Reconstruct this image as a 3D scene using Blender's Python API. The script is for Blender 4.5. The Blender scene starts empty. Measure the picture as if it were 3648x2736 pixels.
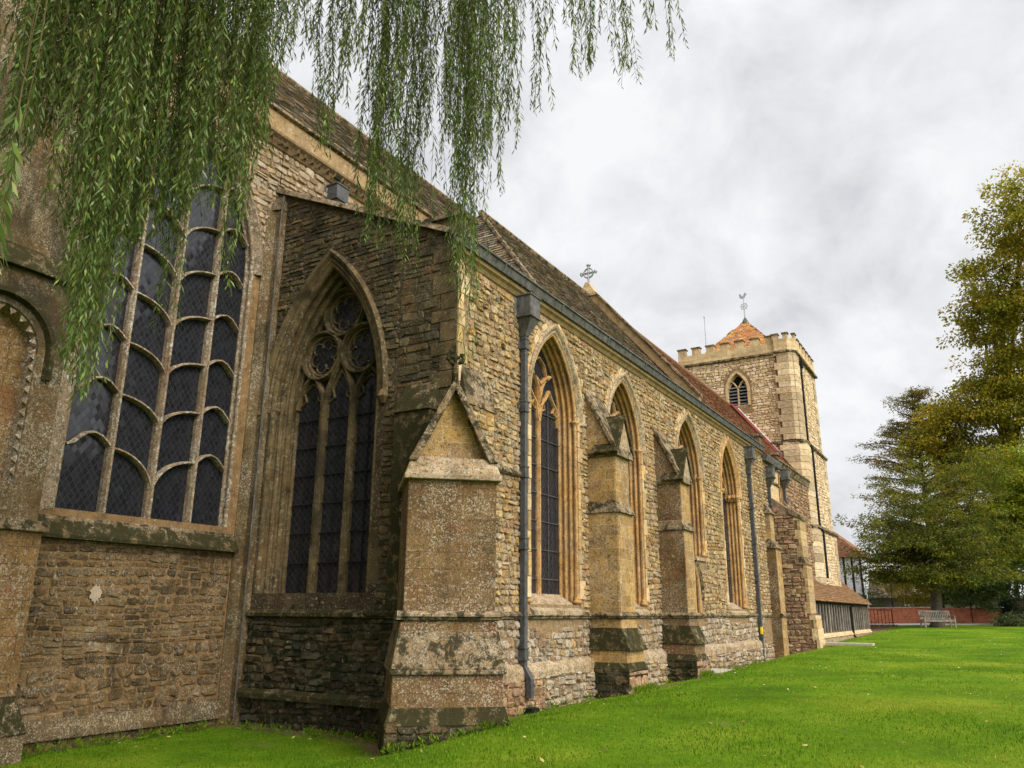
import bpy, bmesh, math, random
import numpy as np
from mathutils import Vector, Matrix
from mathutils.geometry import tessellate_polygon
R = math.radians
sc = bpy.context.scene
COL = sc.collection

# ------------------------------------------------------------------ camera
PITCH, ROLL, YAW = R(15.95), R(0.4), R(30.6)
CAM = Vector((6.774, 0.0, 1.65))
cd = bpy.data.cameras.new('camera'); cam = bpy.data.objects.new('camera', cd); COL.objects.link(cam)
cd.sensor_width = 36; cd.lens = 2840/3648*36; cd.clip_end = 2000; cd.clip_start = 0.05
_f = Vector((-math.sin(YAW)*math.cos(PITCH), math.cos(YAW)*math.cos(PITCH), math.sin(PITCH)))
_r = Vector((math.cos(YAW), math.sin(YAW), 0)); _u = _r.cross(_f)
_r2 = _r*math.cos(ROLL)+_u*math.sin(ROLL); _u2 = _u*math.cos(ROLL)-_r*math.sin(ROLL)
mw = Matrix((( _r2.x,_u2.x,-_f.x,CAM.x),(_r2.y,_u2.y,-_f.y,CAM.y),(_r2.z,_u2.z,-_f.z,CAM.z),(0,0,0,1)))
cam.matrix_world = mw
sc.camera = cam

# ------------------------------------------------------------------ world, sun, exposure
SUN_DIR = Vector((0.76, -0.24, 0.60)).normalized()
SUN_EL = math.asin(SUN_DIR.z); SUN_AZ = math.atan2(SUN_DIR.x, SUN_DIR.y)
sc.view_settings.view_transform = 'Standard'; sc.view_settings.look = 'None'
sc.view_settings.exposure = 0.75; sc.view_settings.gamma = 1.0
w = bpy.data.worlds.new('World'); sc.world = w; w.use_nodes = True
nt = w.node_tree; nt.nodes.clear()
def wn(t, **k):
    n = nt.nodes.new(t)
    for a, b in k.items(): setattr(n, a, b)
    return n
out = wn('ShaderNodeOutputWorld'); bg = wn('ShaderNodeBackground')
sky = wn('ShaderNodeTexSky', sky_type='NISHITA', sun_disc=False, sun_elevation=SUN_EL, sun_rotation=SUN_AZ)
tc = wn('ShaderNodeTexCoord')
# cloud layer: flatten direction onto a plane so the clouds stretch towards the horizon
sep = wn('ShaderNodeSeparateXYZ'); nt.links.new(tc.outputs['Generated'], sep.inputs[0])
mx = wn('ShaderNodeMath', operation='MAXIMUM'); mx.inputs[1].default_value = 0.0; nt.links.new(sep.outputs[2], mx.inputs[0])
ad = wn('ShaderNodeMath', operation='ADD'); ad.inputs[1].default_value = 0.80; nt.links.new(mx.outputs[0], ad.inputs[0])
dx = wn('ShaderNodeMath', operation='DIVIDE'); nt.links.new(sep.outputs[0], dx.inputs[0]); nt.links.new(ad.outputs[0], dx.inputs[1])
dy = wn('ShaderNodeMath', operation='DIVIDE'); nt.links.new(sep.outputs[1], dy.inputs[0]); nt.links.new(ad.outputs[0], dy.inputs[1])
cb = wn('ShaderNodeCombineXYZ'); nt.links.new(dx.outputs[0], cb.inputs[0]); nt.links.new(dy.outputs[0], cb.inputs[1])
nz = wn('ShaderNodeTexNoise'); nz.inputs['Scale'].default_value = 4.2; nz.inputs['Detail'].default_value = 9; nz.inputs['Roughness'].default_value = 0.53; nz.inputs['Distortion'].default_value = 0.25
nt.links.new(cb.outputs[0], nz.inputs['Vector'])
rp = wn('ShaderNodeValToRGB'); e = rp.color_ramp.elements
e[0].position = 0.36; e[0].color = (0.36, 0.363, 0.385, 1); e[1].position = 0.585; e[1].color = (0.595, 0.595, 0.60, 1)
m_ = rp.color_ramp.elements.new(0.47); m_.color = (0.485, 0.487, 0.50, 1)
nz2 = wn('ShaderNodeTexNoise'); nz2.inputs['Scale'].default_value = 11.0; nz2.inputs['Detail'].default_value = 8; nz2.inputs['Roughness'].default_value = 0.6; nz2.inputs['Distortion'].default_value = 0.5
nt.links.new(cb.outputs[0], nz2.inputs['Vector'])
nmx = wn('ShaderNodeMix', data_type='FLOAT'); nmx.inputs['Factor'].default_value = 0.30; nt.links.new(nz.outputs['Fac'], nmx.inputs['A']); nt.links.new(nz2.outputs['Fac'], nmx.inputs['B'])
nt.links.new(nmx.outputs['Result'], rp.inputs[0])
# an overcast sky is brighter overhead
zr = wn('ShaderNodeMapRange'); zr.inputs['From Min'].default_value = 0.58; zr.inputs['From Max'].default_value = 1.0
zr.inputs['To Min'].default_value = 1.0; zr.inputs['To Max'].default_value = 1.8; nt.links.new(sep.outputs[2], zr.inputs['Value'])
# and brighter round the veiled sun
dt = wn('ShaderNodeVectorMath', operation='DOT_PRODUCT'); nt.links.new(tc.outputs['Generated'], dt.inputs[0]); dt.inputs[1].default_value = SUN_DIR
gl = wn('ShaderNodeMapRange', interpolation_type='SMOOTHSTEP'); gl.inputs['From Min'].default_value = 0.50; gl.inputs['To Min'].default_value = 1.0; gl.inputs['To Max'].default_value = 4.0
nt.links.new(dt.outputs['Value'], gl.inputs['Value'])
zg = wn('ShaderNodeMath', operation='MULTIPLY'); nt.links.new(zr.outputs[0], zg.inputs[0]); nt.links.new(gl.outputs[0], zg.inputs[1])
mu = wn('ShaderNodeVectorMath', operation='SCALE'); nt.links.new(rp.outputs[0], mu.inputs[0]); nt.links.new(zg.outputs[0], mu.inputs['Scale'])
sk = wn('ShaderNodeVectorMath', operation='SCALE'); sk.inputs['Scale'].default_value = 0.07; nt.links.new(sky.outputs[0], sk.inputs[0])
mixw = wn('ShaderNodeMix', data_type='RGBA'); mixw.inputs['Factor'].default_value = 0.93
nt.links.new(sk.outputs[0], mixw.inputs['A']); nt.links.new(mu.outputs[0], mixw.inputs['B'])
nt.links.new(mixw.outputs['Result'], bg.inputs['Color']); bg.inputs['Strength'].default_value = 1.0
nt.links.new(bg.outputs[0], out.inputs[0])
sl = bpy.data.lights.new('sun', 'SUN'); so = bpy.data.objects.new('sun', sl); COL.objects.link(so)
sl.energy = 1.5; sl.angle = R(25); sl.color = (1.0, 0.94, 0.84)
so.rotation_euler = SUN_DIR.to_track_quat('Z', 'Y').to_euler()

# ------------------------------------------------------------------ materials
MATS = {}
class NB:
    def __init__(s, name):
        s.m = bpy.data.materials.new(name); s.m.use_nodes = True; s.t = s.m.node_tree; s.t.nodes.clear()
        s.out = s.n('ShaderNodeOutputMaterial'); s.b = s.n('ShaderNodeBsdfPrincipled')
        s.l(s.b.outputs[0], s.out.inputs[0]); s.b.inputs['Roughness'].default_value = 0.9
        s.b.inputs['Specular IOR Level'].default_value = 0.25
        MATS[name] = s.m
    def n(s, t, **k):
        x = s.t.nodes.new(t)
        for a, b in k.items(): setattr(x, a, b)
        return x
    def l(s, a, b): s.t.links.new(a, b)
    def co(s, kind='Object', scale=(1,1,1), rot=(0,0,0)):
        c = s.n('ShaderNodeTexCoord'); mp = s.n('ShaderNodeMapping'); mp.inputs['Scale'].default_value = scale; mp.inputs['Rotation'].default_value = rot
        s.l(c.outputs[kind], mp.inputs[0]); return mp.outputs[0]
    def noise(s, vec, scale, detail=4, rough=0.6, dist=0.0):
        x = s.n('ShaderNodeTexNoise'); x.inputs['Scale'].default_value = scale; x.inputs['Detail'].default_value = detail
        x.inputs['Roughness'].default_value = rough; x.inputs['Distortion'].default_value = dist
        if vec is not None: s.l(vec, x.inputs['Vector'])
        return x.outputs['Fac']
    def ramp(s, fac, stops, interp='LINEAR'):
        x = s.n('ShaderNodeValToRGB'); x.color_ramp.interpolation = interp
        el = x.color_ramp.elements
        while len(el) > 1: el.remove(el[-1])
        for i, (p, c) in enumerate(stops):
            q = el[0] if i == 0 else el.new(p)
            q.position = p; q.color = (c[0], c[1], c[2], 1) if len(c) == 3 else c
        s.l(fac, x.inputs[0]); return x.outputs[0]
    def mask(s, fac, a, b):
        x = s.n('ShaderNodeMapRange', interpolation_type='SMOOTHSTEP'); x.inputs['From Min'].default_value = a; x.inputs['From Max'].default_value = b
        s.l(fac, x.inputs['Value']); return x.outputs[0]
    def mix(s, f, a, b, mode='MIX'):
        x = s.n('ShaderNodeMix', data_type='RGBA', blend_type=mode)
        for v, k in ((f, 'Factor'), (a, 'A'), (b, 'B')):
            i = x.inputs[k]
            if isinstance(v, (int, float)): i.default_value = v
            elif isinstance(v, tuple): i.default_value = (v[0], v[1], v[2], 1)
            else: s.l(v, i)
        return x.outputs['Result']
    def math(s, op, a, b=None):
        x = s.n('ShaderNodeMath', operation=op)
        for i, v in enumerate((a, b)):
            if v is None: continue
            if isinstance(v, (int, float)): x.inputs[i].default_value = v
            else: s.l(v, x.inputs[i])
        return x.outputs[0]
    def bump(s, h, strength=0.5, dist=0.02, prev=None):
        x = s.n('ShaderNodeBump'); x.inputs['Strength'].default_value = strength; x.inputs['Distance'].default_value = dist
        s.l(h, x.inputs['Height'])
        if prev is not None: s.l(prev, x.inputs['Normal'])
        return x.outputs[0]
    def fin(s, col, nrm=None):
        if isinstance(col, tuple): s.b.inputs['Base Color'].default_value = (*col, 1)
        else: s.l(col, s.b.inputs['Base Color'])
        if nrm is not None: s.l(nrm, s.b.inputs['Normal'])
        return s.m

def rich(c, f=1.28, g=1.0):
    l = 0.3*c[0]+0.59*c[1]+0.11*c[2]; q = [max(0.004, (l+(x-l)*f)*g) for x in c]; return (q[0]*1.0, q[1]*0.93, q[2]*0.92)
def weathering(k, col, vec, lichen=0.5, lcol=(0.45,0.405,0.32), orange=0.3, moss=0.0, mcol=(0.030,0.028,0.014), stain=0.3, scol=(0.20,0.13,0.07), lscale=16, speck=0.0, damp=0.0):
    # patches of iron stain, pale lichen rosettes, ochre lichen and dark moss, each with an outline of its own
    if stain > 0:
        col = k.mix(k.math('MULTIPLY', k.mask(k.noise(vec, 1.7, 5, 0.65), 0.50, 0.66), stain), col, scol)
    if lichen > 0:
        a = k.mask(k.noise(vec, lscale, 3, 0.75), 0.60-0.10*lichen, 0.66-0.08*lichen)
        b = k.mask(k.noise(vec, 1.3, 3, 0.6), 0.36, 0.56)
        col = k.mix(k.math('MULTIPLY', k.math('MULTIPLY', a, b), min(1, 0.45+0.5*lichen)), col, lcol)
        a2 = k.mask(k.noise(vec, lscale*2.6, 2, 0.7), 0.66-0.07*lichen, 0.70-0.05*lichen)
        col = k.mix(k.math('MULTIPLY', a2, 0.8), col, tuple(x*1.15 for x in lcol))
    if speck > 0:
        big = k.mask(k.noise(vec, 1.6, 5, 0.7), 0.42, 0.62)
        a = k.mask(k.noise(vec, 44, 3, 0.75), 0.565-0.06*speck, 0.615-0.05*speck)
        col = k.mix(k.math('MULTIPLY', k.math('MULTIPLY', a, big), 0.85), col, (0.42,0.37,0.28))
        v2 = k.n('ShaderNodeVectorMath', operation='ADD'); v2.inputs[1].default_value = (13.1, 7.7, 3.3); k.l(vec, v2.inputs[0])
        a = k.mask(k.noise(v2.outputs[0], 26, 4, 0.75), 0.585-0.05*speck, 0.63-0.05*speck)
        col = k.mix(k.math('MULTIPLY', a, 0.8), col, (0.055,0.043,0.025))
        a = k.mask(k.noise(v2.outputs[0], 2.6, 6, 0.7, 0.5), 0.53, 0.66)
        col = k.mix(k.math('MULTIPLY', a, 0.6*speck), col, (0.075,0.052,0.028))
    if damp > 0:
        v3 = k.n('ShaderNodeVectorMath', operation='MULTIPLY_ADD'); v3.inputs[1].default_value = (1, 1, 0.45); v3.inputs[2].default_value = (5.3, 1.1, 9.7); k.l(vec, v3.inputs[0])
        a = k.mask(k.noise(v3.outputs[0], 1.15, 7, 0.68, 0.4), 0.47, 0.66)
        col = k.mix(k.math('MULTIPLY', a, damp), col, (0.020,0.019,0.011))
    if orange > 0:
        a = k.mask(k.noise(vec, 11, 4, 0.7, 0.3), 0.69-0.12*orange, 0.75-0.10*orange)
        col = k.mix(k.math('MULTIPLY', a, 0.75), col, (0.42,0.21,0.045))
    if moss > 0:
        a = k.mask(k.noise(vec, 5.5, 9, 0.78, 0.3), 0.66-0.27*moss, 0.73-0.27*moss)
        col = k.mix(k.math('MULTIPLY', a, 0.95), col, mcol)
        a = k.mask(k.noise(vec, 22, 3, 0.7), 0.60, 0.66)
        col = k.mix(k.math('MULTIPLY', a, 0.5*min(1, moss*2)), col, tuple(x*1.3 for x in mcol))
    return col

def block_mat(name, palette, **wk):
    # stones carry a random number each in the face attribute 'tint'
    bs = wk.pop('bump', 0.6); var = wk.pop('var', 0.5); gain = wk.pop('gain', 1.0); spec = wk.pop('spec', 0.06); sat = wk.pop('sat', 1.25)
    palette = [rich(c, sat, gain) for c in palette]
    for q in ('lcol', 'scol'):
        if q in wk: wk[q] = rich(wk[q], 1.2)
    k = NB(name); vec = k.co('Object'); k.b.inputs['Specular IOR Level'].default_value = spec
    at = k.n('ShaderNodeAttribute', attribute_name='tint'); sp = k.n('ShaderNodeSeparateColor'); k.l(at.outputs['Color'], sp.inputs[0])
    n = len(palette)
    col = k.ramp(sp.outputs[0], [((i)/n, c) for i, c in enumerate(palette)], 'CONSTANT')
    v = k.math('ADD', k.math('MULTIPLY', sp.outputs[1], var), 1-var*0.5)
    x = k.n('ShaderNodeVectorMath', operation='SCALE'); k.l(col, x.inputs[0]); k.l(v, x.inputs['Scale']); col = x.outputs[0]
    mott = k.noise(vec, 7, 6, 0.7)
    col = k.mix(0.75, col, k.ramp(mott, [(0.30,(0.45,0.42,0.38)),(0.5,(0.95,0.95,0.95)),(0.72,(1.5,1.45,1.35))]), 'MULTIPLY')
    fine = k.noise(vec, 60, 3, 0.75)
    col = k.mix(0.6, col, k.ramp(fine, [(0.32,(0.5,0.48,0.45)),(0.5,(1,1,1)),(0.7,(1.4,1.4,1.35))]), 'MULTIPLY')
    col = weathering(k, col, vec, **wk)
    nr = k.bump(mott, bs, 0.05); nr = k.bump(fine, bs*0.7, 0.012, nr)
    return k.fin(col, nr)

def ashlar_mat(name, c1, c2, mortar, bw=0.42, bh=0.22, joint=0.006, mfac=0.6, **wk):
    for q in ('lcol', 'scol'):
        if q in wk: wk[q] = rich(wk[q], 1.15)
    bs = wk.pop('bump', 0.45); gain = wk.pop('gain', 1.0); c1, c2, mortar = [rich(c, 1.25, gain) for c in (c1, c2, mortar)]
    k = NB(name); vec = k.co('Object'); uv = k.co('UV'); k.b.inputs['Specular IOR Level'].default_value = 0.06
    # wobble the joints a little
    nzz = k.n('ShaderNodeTexNoise'); nzz.inputs['Scale'].default_value = 5; k.l(uv, nzz.inputs['Vector'])
    vm = k.n('ShaderNodeVectorMath', operation='MULTIPLY_ADD'); vm.inputs[1].default_value = (0.02,0.02,0); k.l(nzz.outputs['Color'], vm.inputs[0]); k.l(uv, vm.inputs[2])
    br = k.n('ShaderNodeTexBrick'); k.l(vm.outputs[0], br.inputs['Vector'])
    br.inputs['Color1'].default_value = (*c1,1); br.inputs['Color2'].default_value = (*c2,1); br.inputs['Mortar'].default_value = (*mortar,1)
    br.inputs['Scale'].default_value = 1; br.inputs['Mortar Size'].default_value = joint; br.inputs['Mortar Smooth'].default_value = 0.3
    br.inputs['Brick Width'].default_value = bw; br.inputs['Row Height'].default_value = bh; br.offset = 0.43; br.squash = 1.4; br.squash_frequency = 3
    col = br.outputs['Color']
    mott = k.noise(vec, 5, 7, 0.7)
    col = k.mix(0.8, col, k.ramp(mott, [(0.28,(0.5,0.45,0.40)),(0.5,(0.97,0.96,0.95)),(0.74,(1.4,1.36,1.28))]), 'MULTIPLY')
    fine = k.noise(vec, 55, 4, 0.8)
    col = k.mix(0.65, col, k.ramp(fine, [(0.30,(0.45,0.42,0.40)),(0.5,(1,1,1)),(0.7,(1.45,1.42,1.4))]), 'MULTIPLY')
    col = weathering(k, col, vec, **wk)
    nr = k.bump(br.outputs['Fac'], -0.6, 0.01); nr = k.bump(mott, bs, 0.03, nr); nr = k.bump(fine, bs, 0.01, nr)
    return k.fin(col, nr)

def plain_mat(name, c, mott=0.5, scale=8, rough=0.9, bump=0.3, fine=60, spec=0.06, metal=0.0, wk=None, streak=0):
    k = NB(name); vec = k.co('Object')
    a = k.noise(vec, scale, 6, 0.7); b = k.noise(vec, fine, 3, 0.7)
    lo = tuple(x*(1-mott) for x in c); hi = tuple(min(1, x*(1+mott*0.8)) for x in c)
    col = k.ramp(a, [(0.3, lo), (0.5, c), (0.72, hi)])
    col = k.mix(0.5, col, k.ramp(b, [(0.3,(0.6,0.6,0.6)),(0.5,(1,1,1)),(0.7,(1.3,1.3,1.3))]), 'MULTIPLY')
    if streak:
        v2 = k.co('Object', scale=(9, 9, 0.8)); col = k.mix(streak, col, k.ramp(k.noise(v2, 2, 4, 0.7), [(0.3,(0.45,0.44,0.42)),(0.55,(1,1,1)),(0.75,(1.35,1.35,1.3))]), 'MULTIPLY')
    if wk: col = weathering(k, col, vec, **wk)
    k.b.inputs['Roughness'].default_value = rough; k.b.inputs['Specular IOR Level'].default_value = spec; k.b.inputs['Metallic'].default_value = metal
    nr = k.bump(a, bump, 0.02); nr = k.bump(b, bump, 0.008, nr)
    return k.fin(col, nr)

OCH = [(0.33,0.235,0.115),(0.36,0.275,0.15),(0.40,0.32,0.19),(0.28,0.21,0.12),(0.345,0.275,0.165),(0.35,0.235,0.105),(0.24,0.18,0.105),(0.385,0.29,0.145),(0.30,0.195,0.115),(0.42,0.35,0.23),(0.33,0.285,0.20)]
MID = [(0.25,0.205,0.14),(0.30,0.26,0.19),(0.21,0.17,0.115),(0.27,0.215,0.145),(0.33,0.29,0.22)]
TWR = [(0.40,0.32,0.20),(0.44,0.37,0.25),(0.36,0.28,0.17),(0.47,0.40,0.29),(0.38,0.31,0.20),(0.33,0.26,0.16)]
GRY = [(0.38,0.335,0.25),(0.43,0.39,0.31),(0.33,0.26,0.17),(0.28,0.24,0.175),(0.46,0.41,0.32),(0.37,0.28,0.155),(0.31,0.23,0.15),(0.40,0.355,0.28)]
BRN = [(0.19,0.14,0.078),(0.15,0.108,0.06),(0.23,0.17,0.095),(0.12,0.09,0.055),(0.20,0.14,0.075),(0.25,0.20,0.125),(0.17,0.118,0.063)]
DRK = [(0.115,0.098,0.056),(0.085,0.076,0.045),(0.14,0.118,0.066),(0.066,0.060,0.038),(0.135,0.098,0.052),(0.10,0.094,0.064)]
RUS = [(0.23,0.16,0.10),(0.28,0.20,0.12),(0.19,0.13,0.085),(0.33,0.26,0.17),(0.22,0.16,0.11),(0.26,0.17,0.12)]
block_mat('rubble_ochre', OCH, gain=0.95, lichen=0.40, orange=0.35, moss=0.0, stain=0.30, speck=0.55, bump=1.0)
block_mat('rubble_mid', MID, lichen=0.4, lcol=(0.42,0.39,0.33), orange=0.1, stain=0.2, var=0.4)
block_mat('quoin_tower', [(0.46,0.385,0.265),(0.50,0.43,0.31),(0.36,0.295,0.20),(0.43,0.355,0.24),(0.45,0.38,0.27),(0.38,0.31,0.21)], lichen=0.3, orange=0.1, stain=0.15)
block_mat('rubble_tower', [(c[0], c[1]*1.03, c[2]*1.12) for c in TWR], gain=1.4, lichen=0.3, orange=0.15, stain=0.15, var=0.35)
block_mat('rubble_pale', GRY, gain=0.85, lichen=0.55, orange=0.25, moss=0.12, stain=0.30, mcol=(0.06,0.05,0.03), speck=0.6, bump=1.0)
block_mat('rubble_brown', BRN, damp=0.55, gain=0.85, lichen=0.36, lcol=(0.30,0.27,0.205), orange=0.0, moss=0.24, mcol=(0.035,0.03,0.02), stain=0.2, scol=(0.12,0.08,0.045), speck=0.5, bump=1.0)
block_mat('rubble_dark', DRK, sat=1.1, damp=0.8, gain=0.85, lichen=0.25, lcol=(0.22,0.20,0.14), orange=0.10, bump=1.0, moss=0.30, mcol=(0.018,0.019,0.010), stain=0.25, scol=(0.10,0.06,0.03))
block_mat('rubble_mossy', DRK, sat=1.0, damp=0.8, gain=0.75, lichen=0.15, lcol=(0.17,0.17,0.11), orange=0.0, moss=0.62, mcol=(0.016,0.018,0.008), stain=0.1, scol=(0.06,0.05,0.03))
block_mat('rubble_rust', RUS, lichen=0.35, lcol=(0.45,0.42,0.37), orange=0.2, moss=0.16, stain=0.3, scol=(0.16,0.10,0.07), mcol=(0.07,0.05,0.035))
block_mat('quoin', [(0.44,0.33,0.17),(0.42,0.33,0.20),(0.38,0.29,0.165),(0.46,0.38,0.25),(0.36,0.28,0.17)], lichen=0.35, orange=0.3, stain=0.2)
SLT = [(0.13,0.11,0.085),(0.17,0.145,0.11),(0.10,0.09,0.075),(0.20,0.16,0.10),(0.15,0.12,0.08),(0.22,0.20,0.16),(0.09,0.08,0.065)]
block_mat('slate_grey', SLT, lichen=0.30, lcol=(0.33,0.32,0.28), orange=0.25, moss=0.12, mcol=(0.05,0.045,0.03), stain=0.15)
TIL = [(0.20,0.095,0.055),(0.25,0.12,0.07),(0.16,0.08,0.05),(0.22,0.13,0.085),(0.13,0.07,0.05),(0.28,0.16,0.10)]
block_mat('tile_red', [(0.18,0.095,0.06),(0.22,0.115,0.07),(0.15,0.08,0.055),(0.20,0.125,0.085),(0.12,0.07,0.05),(0.24,0.145,0.095)], lichen=0.15, lcol=(0.30,0.24,0.18), orange=0.12, moss=0.08, mcol=(0.06,0.04,0.03), stain=0.1)
block_mat('tile_mossy', [(0.19,0.115,0.07),(0.22,0.14,0.085),(0.15,0.10,0.06),(0.20,0.14,0.09),(0.13,0.09,0.055)], lichen=0.15, lcol=(0.34,0.27,0.19), orange=0.35, moss=0.25, mcol=(0.10,0.085,0.03), stain=0.2)
block_mat('tile_orange', [(0.34,0.16,0.08),(0.38,0.21,0.10),(0.31,0.17,0.11),(0.38,0.26,0.11)], lichen=0.4, orange=0.75, stain=0.1)
plain_mat('mortar_ochre', rich((0.20,0.145,0.08), 1.1), 0.65, 9, wk=dict(lichen=0.3, orange=0.2))
plain_mat('mortar_brown', rich((0.185,0.125,0.062), 1.1), 0.5, 6, wk=dict(lichen=0.1, orange=0.0, moss=0.18, mcol=(0.04,0.03,0.02)))
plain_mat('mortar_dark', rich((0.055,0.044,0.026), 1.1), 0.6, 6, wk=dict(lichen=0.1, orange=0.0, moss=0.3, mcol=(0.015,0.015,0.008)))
plain_mat('mortar_rust', rich((0.20,0.15,0.10), 1.1), 0.5, 6)
ashlar_mat('ashlar_gold', (0.40,0.285,0.135), (0.25,0.175,0.085), (0.44,0.36,0.23), gain=0.9, speck=0.5, lichen=0.3, orange=0.15, stain=0.65, scol=(0.22,0.15,0.08))
ashlar_mat('ashlar_lichen', (0.225,0.16,0.085), (0.18,0.123,0.065), (0.13,0.09,0.05), gain=0.68, joint=0.007, lichen=0.5, lcol=(0.38,0.34,0.26), speck=0.62, damp=0.42, orange=0.35, moss=0.05, stain=0.85, scol=(0.12,0.052,0.028), lscale=22)
ashlar_mat('ashlar_tower', (0.54,0.445,0.29), (0.40,0.33,0.21), (0.30,0.24,0.16), bw=0.5, bh=0.28, joint=0.010, lichen=0.2, orange=0.1, stain=0.25)
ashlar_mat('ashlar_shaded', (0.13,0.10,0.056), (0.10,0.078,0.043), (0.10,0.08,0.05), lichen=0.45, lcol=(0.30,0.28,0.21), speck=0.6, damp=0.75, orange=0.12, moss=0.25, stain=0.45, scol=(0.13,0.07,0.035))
ashlar_mat('ashlar_niche', (0.26,0.175,0.085), (0.21,0.14,0.07), (0.12,0.09,0.05), gain=0.78, speck=0.4, damp=0.55, joint=0.008, lichen=0.5, lcol=(0.36,0.32,0.25), orange=0.15, stain=0.6, scol=(0.17,0.07,0.035))
plain_mat('dressed_ochre', rich((0.40,0.245,0.10), 1.1), 0.5, 4, wk=dict(speck=0.35, lichen=0.25, orange=0.45, stain=0.7, scol=(0.24,0.115,0.045)), streak=0.45)
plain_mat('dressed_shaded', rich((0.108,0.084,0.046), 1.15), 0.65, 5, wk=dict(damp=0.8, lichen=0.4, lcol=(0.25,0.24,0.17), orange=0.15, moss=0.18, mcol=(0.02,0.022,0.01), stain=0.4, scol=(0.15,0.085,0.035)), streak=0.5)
plain_mat('dressed_chancel', rich((0.195,0.148,0.090), 1.05), 0.6, 6, wk=dict(speck=0.5, lichen=0.75, lcol=(0.46,0.43,0.35), orange=0.2, moss=0.1, stain=0.5, scol=(0.17,0.085,0.04)))
plain_mat('weathered_ledge', rich((0.20,0.15,0.085), 1.1), 0.6, 6, bump=0.7, wk=dict(lichen=0.45, lcol=(0.42,0.40,0.34), orange=0.5, speck=0.5, damp=0.5, moss=0.66, mcol=(0.032,0.028,0.014), stain=0.3))
plain_mat('mossy_ledge', rich((0.10,0.075,0.035), 1.1), 0.6, 8, bump=0.9, wk=dict(lichen=0.25, lcol=(0.26,0.25,0.18), orange=0.05, speck=0.4, damp=0.6, moss=0.86, mcol=(0.028,0.026,0.010), stain=0.3))
plain_mat('pale_ledge', rich((0.30,0.235,0.14), 1.1), 0.6, 6, bump=0.6, wk=dict(speck=0.8, lichen=0.5, lcol=(0.44,0.40,0.33), orange=0.45, moss=0.22, mcol=(0.05,0.04,0.02), stain=0.4))
plain_mat('cornice_gold', rich((0.25,0.185,0.10), 1.1), 0.5, 5, wk=dict(lichen=0.1, orange=0.05, stain=0.4, scol=(0.28,0.17,0.07)))
plain_mat('carved_brown', (0.15,0.10,0.05), 0.6, 12, bump=1.0)
plain_mat('lead', (0.105,0.100,0.090), 0.6, 6, rough=0.8, spec=0.12, bump=0.2, streak=0.8)
plain_mat('iron_pipe', (0.06,0.06,0.058), 0.6, 10, rough=0.55, spec=0.35, bump=0.2, streak=0.3)
plain_mat('iron_black', (0.015,0.015,0.015), 0.3, 10, rough=0.6)
plain_mat('silver_metal', (0.30,0.31,0.32), 0.3, 10, rough=0.45, metal=0.3)
plain_mat('timber_grey', (0.22,0.19,0.155), 0.5, 4, streak=0.9)
plain_mat('timber_dark', (0.030,0.025,0.020), 0.5, 6)
plain_mat('bench_wood', (0.25,0.235,0.19), 0.5, 5, streak=0.4)
plain_mat('plaster_white', (0.78,0.79,0.80), 0.12, 4)
plain_mat('cottage_wall', (0.12,0.11,0.09), 0.4, 4)
plain_mat('bark', (0.10,0.08,0.06), 0.6, 7, bump=1.0, streak=0.7)
plain_mat('bark_dark', (0.055,0.045,0.036), 0.6, 7, bump=1.0, streak=0.6)
plain_mat('twig', (0.11,0.085,0.035), 0.4, 5)
plain_mat('path_grey', (0.42,0.41,0.40), 0.25, 3)
plain_mat('path_sand', (0.36,0.28,0.19), 0.3, 3)
plain_mat('slab_stone', (0.34,0.31,0.24), 0.3, 5)
plain_mat('white_paint', (0.72,0.73,0.74), 0.1, 5, rough=0.6)
plain_mat('red_lead', (0.38,0.075,0.055), 0.3, 5)
plain_mat('yellow_plastic', (0.75,0.52,0.02), 0.15, 5, rough=0.6)
plain_mat('louvre', (0.16,0.155,0.15), 0.4, 5)
plain_mat('void_dark', (0.012,0.012,0.012), 0.3, 5)
plain_mat('soil', (0.06,0.045,0.028), 0.5, 9)
ashlar_mat('brick_red', (0.40,0.14,0.08), (0.28,0.10,0.065), (0.36,0.26,0.19), bw=0.225, bh=0.075, joint=0.008, lichen=0.1, orange=0.05, stain=0.3, scol=(0.2,0.10,0.06))
ashlar_mat('brick_patch', (0.22,0.085,0.06), (0.27,0.11,0.075), (0.33,0.27,0.2), bw=0.21, bh=0.07, joint=0.01, lichen=0.3, orange=0.1)

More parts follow.
